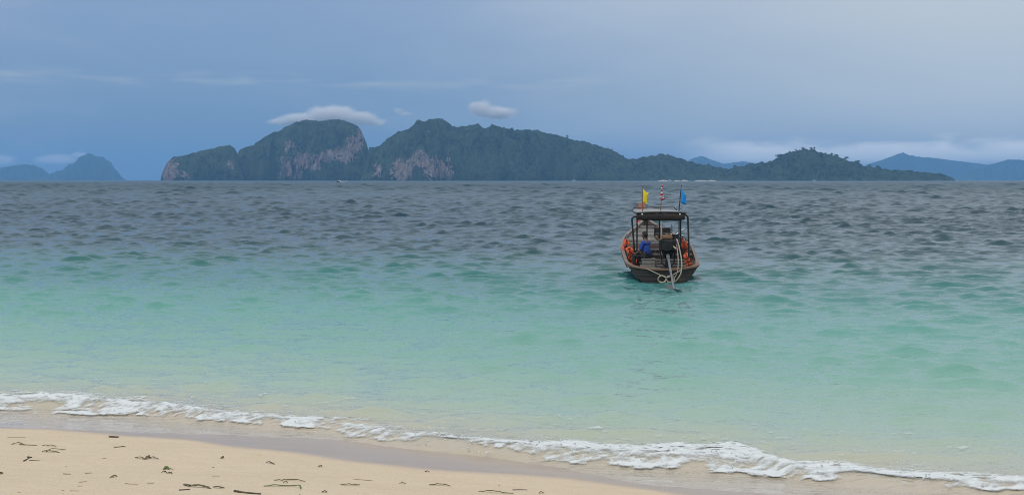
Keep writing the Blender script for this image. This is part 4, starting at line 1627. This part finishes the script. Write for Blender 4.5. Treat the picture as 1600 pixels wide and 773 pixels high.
def build_person(M):
    c = loc(1011, 402, .88)
    zseat = .27 + .4725
    root = thing("person", "person in a blue shirt sitting on a crate at the boat's stern", "person",
                 w_of((c.x, .90, zseat)), BOAT_A + R(52))
    root.scale = (1.04, 1.04, 1.1)
    skin = simple_mat("brown_skin", (.16, .085, .055), .6, .1, 9, bump=.05)
    shirt = simple_mat("blue_shirt", (.018, .060, .30), .85, .22, 7, bump=.25, dirt=(.012, .04, .20))
    trous = simple_mat("dark_trousers", (.025, .024, .026), .85, .2, 9)
    hair = simple_mat("black_hair", (.010, .009, .009), .7, .3, 30, bump=.4)
    white = simple_mat("eye_white", (.6, .58, .55), .4, .05, 9)

    def skinned(name, mat, verts, edges, rootv, sub=2):
        me = bpy.data.meshes.new(name)
        me.from_pydata([v[0] for v in verts], edges, [])
        o = link(name, me, root)
        sk = o.modifiers.new("skin", "SKIN")
        sk.use_smooth_shade = True
        for i, v in enumerate(verts):
            r_ = v[1]
            me.skin_vertices[0].data[i].radius = r_ if isinstance(r_, tuple) else (r_, r_)
        me.skin_vertices[0].data[rootv].use_root = True
        ss = o.modifiers.new("sub", "SUBSURF")
        ss.levels = ss.render_levels = sub
        me.materials.append(mat)
        return o
    V, E = [], []

    def v(p, r_, link_to=None):
        V.append((p, r_))
        if link_to is not None:
            E.append((link_to, len(V) - 1))
        return len(V) - 1
    pel = v((0, 0, .10), (.15, .11))
    sp = v((0, .01, .26), (.135, .095), pel)
    ch = v((0, .05, .42), (.15, .10), sp)
    ub = v((0, .06, .50), (.11, .075), ch)
    nk = v((0, .085, .575), .052, ub)
    hd0 = v((0, .10, .64), (.066, .070), nk)
    hd1 = v((0, .105, .70), (.076, .090), hd0)
    hd2 = v((0, .10, .775), (.066, .078), hd1)
    for s in (-1, 1):
        sh = v((s * .165, .055, .475), .058, ub)
        el = v((s * .235, .12, .24), .042, sh)
        fa = v((s * .20, .24, .17), .038, el)
        wr = v((s * .13, .36, .15), .026, fa)
        pm = v((s * .125, .42, .145), (.036, .018), wr)
        for k in range(4):
            f0 = v((s * .125 + (k - 1.5) * .019, .465 - abs(k - 1.3) * .004, .140), .0088, pm)
            f1 = v((s * .125 + (k - 1.5) * .021, .495 - abs(k - 1.3) * .006, .118), .0080, f0)
            v((s * .125 + (k - 1.5) * .021, .503 - abs(k - 1.3) * .007, .095), .0070, f1)
        t0 = v((s * .125 - s * .036, .415, .130), .0105, pm)
        v((s * .125 - s * .044, .445, .115), .0090, t0)
        hp = v((s * .095, .05, .085), .085, pel)
        kn = v((s * .13, .42, .075), .058, hp)
        cf = v((s * .13, .42, -.12), .050, kn)
        an = v((s * .13, .42, -.36), .034, cf)
        v((s * .135, .55, -.415), (.040, .024), an)
    body = skinned("body", skin, V, E, pel)

    def cloth_part(name, mat, chains):
        V2, E2 = [], []
        for ch_ in chains:
            prev = None
            for (p, r_) in ch_:
                hit = next((i for i, q in enumerate(V2) if (Vector(q[0]) - Vector(p)).length < 1e-4), None)
                if hit is None:
                    V2.append((p, r_))
                    hit = len(V2) - 1
                if prev is not None:
                    E2.append((prev, hit))
                prev = hit
        return skinned(name, mat, V2, E2, 0)
    arms = [[((0, .06, .49), (.13, .09)), ((s * .165, .055, .47), .072), ((s * .215, .10, .30), .062), ((s * .228, .115, .255), .056)] for s in (-1, 1)]
    cloth_part("shirt", shirt, [[((0, .0, .06), (.172, .135)), ((0, .01, .24), (.165, .12)), ((0, .045, .40), (.178, .122)), ((0, .06, .49), (.13, .09)),
                                 ((0, .078, .545), (.066, .060))]] + arms)
    cloth_part("trousers", trous, [[((0, 0, .06), (.165, .125)), ((s * .095, .05, .085), .098), ((s * .13, .42, .075), .072), ((s * .13, .42, -.15), .064),
                                    ((s * .13, .42, -.30), .056)] for s in (-1, 1)])
    # head details: hair cap, ears, nose, eyes, mouth
    hb_ = bmesh.new()
    bmesh.ops.create_uvsphere(hb_, u_segments=28, v_segments=18, radius=1)
    kill = []
    for q in hb_.verts:
        a = q.co.copy()
        n_ = 1 + .03 * math.sin(a.x * 17 + a.y * 9) * math.cos(a.z * 13)
        q.co = Vector((a.x * .090 * n_, .092 + a.y * .106 * n_, .725 + a.z * .108 * n_))
        if a.z < -.15 - (.35 if a.y < 0 else -.0) or (a.y > .45 and a.z < .42):
            kill.append(q)
    bmesh.ops.delete(hb_, geom=kill, context="VERTS")
    me = bpy.data.meshes.new("hair")
    hb_.to_mesh(me)
    hb_.free()
    me.polygons.foreach_set("use_smooth", [True] * len(me.polygons))
    me.materials.append(hair)
    ho = link("hair", me, root)
    sd = ho.modifiers.new("thick", "SOLIDIFY")
    sd.thickness = .012
    for s in (-1, 1):
        b = MB()
        b.ball((s * .088, .095, .69), (.012, .022, .034), 2, (0, 0, s * .3))
        b.build("ear", skin, root, True)
        b = MB()
        b.ball((s * .030, .168, .712), (.014, .012, .009), 2)
        b.build("eye", white, root, True)
        b = MB()
        b.ball((s * .030, .179, .712), (.006, .004, .006), 2)
        b.build("pupil", hair, root, True)
    b = MB()
    b.ball((0, .193, .685), (.014, .020, .024), 2, (.3, 0, 0))
    b.build("nose", skin, root, True)
    b = MB()
    b.ball((0, .176, .640), (.026, .012, .008), 2)
    b.build("mouth", simple_mat("lips", (.17, .06, .05), .5, .1, 9), root, True)


# ------------------------------------------------------------------ far boats and the far beach
def build_far_boats():
    wh = simple_mat("white_gelcoat", (.80, .80, .80), .35, .05, 2)
    dk = simple_mat("dark_gelcoat", (.03, .035, .045), .4, .1, 2)
    gl = simple_mat("boat_glass", (.03, .04, .05), .1, .1, 2)
    cl = simple_mat("sail_cloth", (.62, .64, .66), .8, .1, 2)

    def hull(L, B, H):
        vs, fs = [], []
        T = np.linspace(0, 1, 9)
        for t in T:
            b = B / 2 * (1 - max(0, (t - .45) / .55) ** 2.2)
            h = H * (1 + .35 * t * t)
            for (u, z) in ((-1, h), (-.86, h * .4), (-.5, -.25 * H), (0, -.4 * H), (.5, -.25 * H), (.86, h * .4), (1, h)):
                vs.append((t * L - L / 2, b * u, z + (.35 * H * max(0, t - .8) / .2 if z < 0 else 0)))
        for i in range(8):
            for k in range(6):
                fs.append((i * 7 + k, i * 7 + k + 1, i * 7 + 8 + k, i * 7 + 7 + k))
            fs.append((i * 7 + 6, i * 7, i * 7 + 7, i * 7 + 13))
        fs.append(tuple(range(7)))
        mb = MB()
        mb.add(vs, fs)
        return mb

    def motorboat(px, py, y, L, rz, label, hullm, name="motorboat", cat="boat"):
        p = at_dist(px, py, y)
        r_ = thing(name, label, cat, (p.x, y, .02), rz)
        B, H = L * .30, L * .11
        hull(L, B, H).build("hull", hullm, r_)
        c = MB()
        c.box((-.02 * L, 0, H * 1.55), (L * .38, B * .72, H * 1.0), ch=.25, taper=1.12)
        c.build("cabin", wh, r_)
        c = MB()
        c.box((.02 * L, 0, H * 1.70), (L * .345, B * .738, H * .36), ch=.2)
        c.build("window", gl, r_)
        c = MB()
        c.box((-.05 * L, 0, H * 2.5), (L * .36, B * .74, H * .12), ch=.3)
        for sx in (-.2, .1):
            for sy in (-.3, .3):
                c.tube([(sx * L, sy * B, H * 1.9), (sx * L, sy * B, H * 2.45)], L * .008, 6)
        c.build("roof", wh, r_)
        return r_
    motorboat(530.5, 281, 1900, 9.5, R(175), "small dark and white speedboat off the limestone peak, throwing spray", dk, "speedboat", "speedboat")
    motorboat(541.5, 280, 2600, 6.5, R(10), "tiny white boat just right of the speedboat, under the limestone peak", wh)
    motorboat(1047, 279.5, 4000, 13, R(20), "white boat lying off the pale far beach below the low hill", wh)
    motorboat(1272, 280, 4000, 13, R(-15), "small white boat off the foot of the right hill", wh)
    # wake of the speedboat
    fm, t, p, out = new_mat("wake_foam")
    p.inputs["Base Color"].default_value = (.8, .82, .83, 1)
    p.inputs["Roughness"].default_value = .8
    q = at_dist(534, 281, 1897)
    w = MB()
    r_ = random.Random(3)
    for i in range(46):
        f = r_.random()
        w.ball((q.x - 2.5 + f * 7, 1897 + r_.uniform(-.8, .8), .1 + .45 * (1 - f) * r_.random()), (.45, .4, .30 * (1.2 - f)), 1, jit=.2)
    w.build("wake", fm, None, True, kind="stuff")
    # sailing yacht
    p_ = at_dist(897, 280.5, 3600)
    y = thing("sailing_yacht", "white sailing yacht with a bare tall mast, anchored below the forested hill", "yacht", (p_.x, 3600, .02), R(35))
    hull(13, 3.8, 1.4).build("hull", wh, y)
    c = MB()
    c.box((-.4, 0, 1.95), (5.2, 2.2, .9), ch=.3)
    c.build("cabin", wh, y)
    c = MB()
    c.tube([(.8, 0, 1.6), (.8, 0, 19.0)], [.20, .12], 8)
    mast = c.build("mast", cl, y, True)
    c = MB()
    c.tube([(.8, 0, 3.2), (-4.8, 0, 3.1)], .14, 8)
    c.tube([(.6, 0, 3.45), (-4.6, 0, 3.35)], .26, 8)
    c.build("boom", cl, mast, True)
    c = MB()
    for e in ((6.3, 0, 1.9), (-6.3, 0, 1.6), (.6, 1.8, 1.6), (.6, -1.8, 1.6)):
        c.tube([(.8, 0, 18.8), e], .03, 4)
    c.build("rigging", dk, mast)
    # pale far beach
    sm, t, p, out = new_mat("far_sand")
    tc = t.node("ShaderNodeTexCoord").outputs["Object"]
    t.set(p.inputs["Base Color"], t.mix(t.noise(tc, .02, 4, .6), (.48, .42, .34), (.66, .60, .50)))
    p.inputs["Roughness"].default_value = .9
    for (a, b_, h) in ((1030, 1049, 2.4), (1056, 1064, 2.0), (1067, 1076, 2.6), (1088, 1107, 2.0), (1110, 1120, 2.4)):
        x0, x1 = at_dist(a, 280, 4180).x, at_dist(b_, 280, 4180).x
        n = 14
        vs, fs = [], []
        for i in range(n + 1):
            f = i / n
            x = x0 + (x1 - x0) * f
            e = math.sin(math.pi * f) ** .5
            for (yy, z) in ((4160, -.5), (4180 - 6 * e, .3 * e), (4196, h * e), (4225, h * 1.1 * e), (4240, -.5)):
                vs.append((x, yy + 2 * math.sin(i * 1.7), z))
        for i in range(n):
            for k in range(4):
                fs.append((i * 5 + k, i * 5 + 5 + k, i * 5 + 6 + k, i * 5 + 1 + k))
        mb = MB()
        mb.add(vs, fs)
        mb.build("far_beach", sm, None, True, kind="structure")


# ------------------------------------------------------------------ washed-up leaves and sticks
def build_debris():
    def lm(name, a, b, rough=.7):
        m, t, p, out = new_mat(name)
        tc = t.node("ShaderNodeTexCoord").outputs["Object"]
        g = t.noise(t.vmath("MULTIPLY", tc, (6., 40., 40.)), 1.5, 4, .6)
        t.set(p.inputs["Base Color"], t.mix(g, a, b))
        p.inputs["Roughness"].default_value = rough
        return m
    dark = lm("dark_stalk", (.035, .030, .020), (.10, .08, .05))
    olive = lm("olive_blade", (.06, .058, .020), (.16, .14, .055))
    green = lm("green_blade", (.050, .085, .018), (.12, .17, .05))
    brown = lm("brown_blade", (.075, .055, .030), (.19, .14, .08))
    pale = lm("bleached_blade", (.26, .20, .12), (.40, .31, .20))

    def blade_mesh(mb, pts, wid, lift=.006, fold=.35, seed=0):
        """pts: photograph pixels along the blade; lies on the sand, folded along its midrib"""
        r_ = random.Random(seed)
        W = [Vector(on_sand(a, b)) for a, b in pts]
        P = catmull(W, 4) if len(W) > 2 else [W[0].lerp(W[1], k / 6) for k in range(7)]
        n = len(P)
        top, bot = [], []
        for i, p in enumerate(P):
            tn = (P[min(i + 1, n - 1)] - P[max(i - 1, 0)])
            tn.z = 0
            tn.normalize()
            s = Vector((-tn.y, tn.x, 0))
            f = i / (n - 1)
            w = wid * .66 * (math.sin(math.pi * (.10 + .84 * f)) ** .6)
            z = lift + .018 * math.sin(f * math.pi) * r_.uniform(.2, 1.0)
            tl = r_.uniform(-.25, .25)
            for e in (-1, 0, 1):
                q = p + s * e * w + Vector((0, 0, z + w * (fold * abs(e) + tl * e)))
                q.z = max(q.z, float(sand_z(q.x, q.y)) + .003)
                top.append(q)
                bot.append(q - Vector((0, 0, .005)))
        fs = []
        N = n * 3
        for i in range(n - 1):
            for e in (0, 1):
                a = i * 3 + e
                fs.append((a, a + 1, a + 4, a + 3))
                fs.append((N + a + 3, N + a + 4, N + a + 1, N + a))
            for e in (0, 2):
                a = i * 3 + e
                fs.append((a, a + 3, N + a + 3, N + a))
        fs += [(0, 1, N + 1, N), (1, 2, N + 2, N + 1), (N - 3, N - 2, 2 * N - 2, 2 * N - 3), (N - 2, N - 1, 2 * N - 1, 2 * N - 2)]
        mb.add(top + bot, fs)

    def stick(mb, pts, rad):
        W = [Vector(on_sand(a, b)) + Vector((0, 0, rad * .8)) for a, b in pts]
        P = catmull(W, 3) if len(W) > 2 else [W[0], W[0].lerp(W[1], .5), W[1]]
        mb.tube(P, [rad * (1 - .5 * i / len(P)) for i in range(len(P))], 6)

    def put(name, label, cat, mat, blades=(), sticks=(), group=None):
        mb = MB()
        for k, (pts, w) in enumerate(blades):
            blade_mesh(mb, pts, w, seed=int(pts[0][0] * 7 + k))
        for pts, r_ in sticks:
            stick(mb, pts, r_)
        o = mb.build(name, mat, None, True)
        # origin onto the sand
        c = sum((v.co for v in o.data.vertices), Vector()) / len(o.data.vertices)
        c.z = min(v.co.z for v in o.data.vertices)
        o.data.transform(Matrix.Translation(-c))
        o.location = c
        o["label"], o["category"] = label, cat
        if group:
            o["group"] = group
    put("stick", "short straight dark stick nearest the water on the left of the sand", "stick", dark, sticks=[([(170.5, 682.6), (178, 683), (185.5, 683.2)], .013)])
    put("twig", "small pale brown twig below the short dark stick near the waterline", "twig", brown, sticks=[([(178, 698.4), (187, 698), (193, 697), (196, 698)], .006)])
    put("dead_leaf", "long thin dark blade lying highest at the far left of the sand", "leaf", olive,
        blades=[([(18, 694), (28, 692.6), (40, 695)], .010)], sticks=[([(30, 694.5), (45, 695), (58, 695.5)], .006)])
    put("dead_leaf", "thin brown blade just right of the highest long blade at far left", "leaf", brown,
        blades=[([(66, 696), (78, 696.8), (88, 697.3)], .009)])
    put("dead_leaf", "dark olive blade with a split tip below the thin blades at left", "leaf", olive,
        blades=[([(66, 705.2), (76, 706), (93, 706.8)], .016), ([(71, 703.8), (84, 702.6), (103, 702.4)], .007)])
    put("twig", "forked dark twig on the sand near the left edge", "twig", dark,
        sticks=[([(37, 720), (43, 717), (47, 714.5)], .007), ([(43, 714.2), (50, 714.8)], .009), ([(46, 719), (62, 719.4)], .004)])
    put("leaf_clump", "clump of tangled brown leaves alone in the middle of the left sand", "leaves", brown,
        blades=[([(211, 714.5), (219, 716), (227, 717)], .014), ([(227, 717), (231, 714), (234, 711)], .016), ([(232, 715.5), (240, 716), (248, 716.8)], .014),
                ([(222, 717.5), (229, 717), (236, 715)], .012)])
    put("leaf", "small folded green leaf standing up on the sand", "leaf", green,
        blades=[([(256, 733.4), (260, 731.4), (264, 733)], .024), ([(258, 733), (264, 733.3), (271, 733.5)], .008)])
    put("leaf", "dark curled leaf just below the small green leaf", "leaf", dark,
        blades=[([(252, 737.6), (257, 738), (262, 739)], .010), ([(262, 739), (266, 739.4), (269, 740)], .014)])
    put("leaf", "tiny dark leaf on the sand right of the green leaf", "leaf", dark, blades=[([(345, 716), (348, 715), (350, 714.6)], .014)])
    put("leaf", "small olive leaf left of the green leaf, lower on the sand", "leaf", olive, blades=[([(172, 746), (177, 745), (183, 743.6)], .014)])
    put("dead_leaf", "largest dark olive palm blade near the bottom of the sand", "leaf", olive,
        blades=[([(287, 756.4), (294, 759), (306, 760.4), (320, 761), (329, 763)], .026), ([(333, 760.5), (342, 761.8), (351, 762)], .015)])
    put("twig", "thin dark twig just under the largest palm blade", "twig", dark, sticks=[([(280, 765.6), (287, 765.2), (297, 764.2)], .007)])
    put("stick", "long dark stick running out of the bottom of the picture", "stick", dark,
        sticks=[([(366, 767.4), (377, 769.4), (390, 770.6), (408, 772)], .011), ([(372, 769), (372.6, 765.5)], .004)])
    put("dead_leaf", "long dark blade just above the long green one at bottom centre-left", "leaf", olive,
        blades=[([(428, 749.8), (440, 751.2), (458, 750.4), (477, 751.6)], .012)])
    put("dead_leaf", "long green blade with a bent dark tip", "leaf", green,
        blades=[([(412, 759.2), (432, 759.6), (466, 760), (470, 764)], .014)])
    put("leaf", "small dark leaf below the green blade with the bent tip", "leaf", dark, blades=[([(503, 768.2), (507, 769), (511, 768.4)], .015)])
    put("leaf", "small dark leaf well above the long green blade", "leaf", dark, blades=[([(416, 722), (422, 723.4), (429, 725)], .012)])
    put("leaf", "small curled brown leaf close to the wet sand", "leaf", brown, blades=[([(497, 728.8), (500, 729), (503, 727)], .014)])
    put("dead_leaf", "dark blade with upturned ends right of the green blade", "leaf", olive,
        blades=[([(532, 757), (540, 757.6), (552, 758), (562, 757)], .011)])
    put("dead_leaf", "very thin pale stalk above the dark blade with upturned ends", "leaf", pale, sticks=[([(552, 748.4), (566, 749.4), (582, 750.8)], .005)])
    put("leaf", "small pale brown scrap between two blades at bottom centre", "leaf", brown, blades=[([(624, 755), (629, 755.2), (634, 755)], .010)])
    put("leaf", "small dark leaf right at the edge of the wet sand", "leaf", dark, blades=[([(664, 736.4), (667, 737), (671, 736.8)], .012)])
    put("dead_leaf", "wavy dark blade lying at bottom centre of the sand", "leaf", olive,
        blades=[([(670, 757.2), (680, 758), (690, 757.4), (704, 759)], .011)])
    put("dead_leaf", "long thin stalk at the bottom edge, right of the wavy blade", "leaf", olive,
        blades=[([(748, 767.4), (762, 768.2), (780, 769.6), (802, 770.4)], .010)])
    put("twig", "thin dark twig on the narrow strip of dry sand at right", "twig", dark, sticks=[([(801, 765.4), (812, 765), (824, 765.2)], .006)])
    put("leaf", "last small brown scrap on the narrow strip of dry sand at right", "leaf", brown, blades=[([(842, 770.4), (846, 770), (850, 769.8)], .010)])
    put("leaf", "olive leaf cut by the left edge of the picture", "leaf", olive, blades=[([(-6, 741), (0, 740), (4, 738.6)], .020)])
    put("twig", "thin brown twig in the lower left, left of the olive leaf", "twig", brown, sticks=[([(99, 740.4), (105, 740.6), (111, 740.6)], .006)])
    put("dead_leaf", "short dark scrap between the long dark blade and the green one", "leaf", dark, blades=[([(442, 754), (446, 754.2), (450, 754.4)], .010)])
    for pts, lab in (([(133, 739), (144, 738.4)], "faint pale stalk between the brown twig and the olive leaf at left"),
                     ([(124, 753), (136, 752)], "faint pale stalk in the lower left, upper of two close together"),
                     ([(121, 759.4), (129, 759)], "faint pale stalk in the lower left, lower of two close together"),
                     ([(195, 755), (205, 756), (216, 756.6)], "pale stalk left of the largest palm blade"),
                     ([(109, 766.6), (124, 766.8)], "pale stalk nearest the bottom edge at lower left"),
                     ([(332, 744.6), (343, 744.4)], "short pale stalk above the largest palm blade"),
                     ([(230, 754.6), (240, 754.4)], "short pale stalk just left of the largest palm blade"),
                     ([(12, 682.8), (40, 683)], "long pale stalk highest up the sand at the left edge")):
        put("stalk", lab, "stalk", pale, sticks=[(pts, .0045)], group="pale stalks on the sand")
    r_ = random.Random(21)
    mb = MB()
    for i in range(18):
        px, py = r_.uniform(-60, 900), r_.uniform(690, 800)
        q = on_sand(px, py)
        if q[1] > float(WET(q[0])) - .25:
            continue
        a = r_.uniform(0, 6.28)
        L, w = r_.uniform(.008, .030), r_.uniform(.003, .007)
        u, s = Vector((math.cos(a), math.sin(a), 0)), Vector((-math.sin(a), math.cos(a), 0))
        c = Vector(q) + Vector((0, 0, .003))
        up = Vector((0, 0, w))
        mb.add([c - u * L, c + s * w, c + u * L, c - s * w, c + up], [(0, 1, 4), (1, 2, 4), (2, 3, 4), (3, 0, 4)])
    mb.build("beach_litter", brown, None, False, kind="stuff")



build_haze()
build_beach()
build_sea()
build_foam()
build_islands()
build_trees()
build_clouds()
_boat, MATS, ENG, _z = build_boat()
build_cargo(MATS, ENG)
build_person(MATS)
build_far_boats()
build_debris()
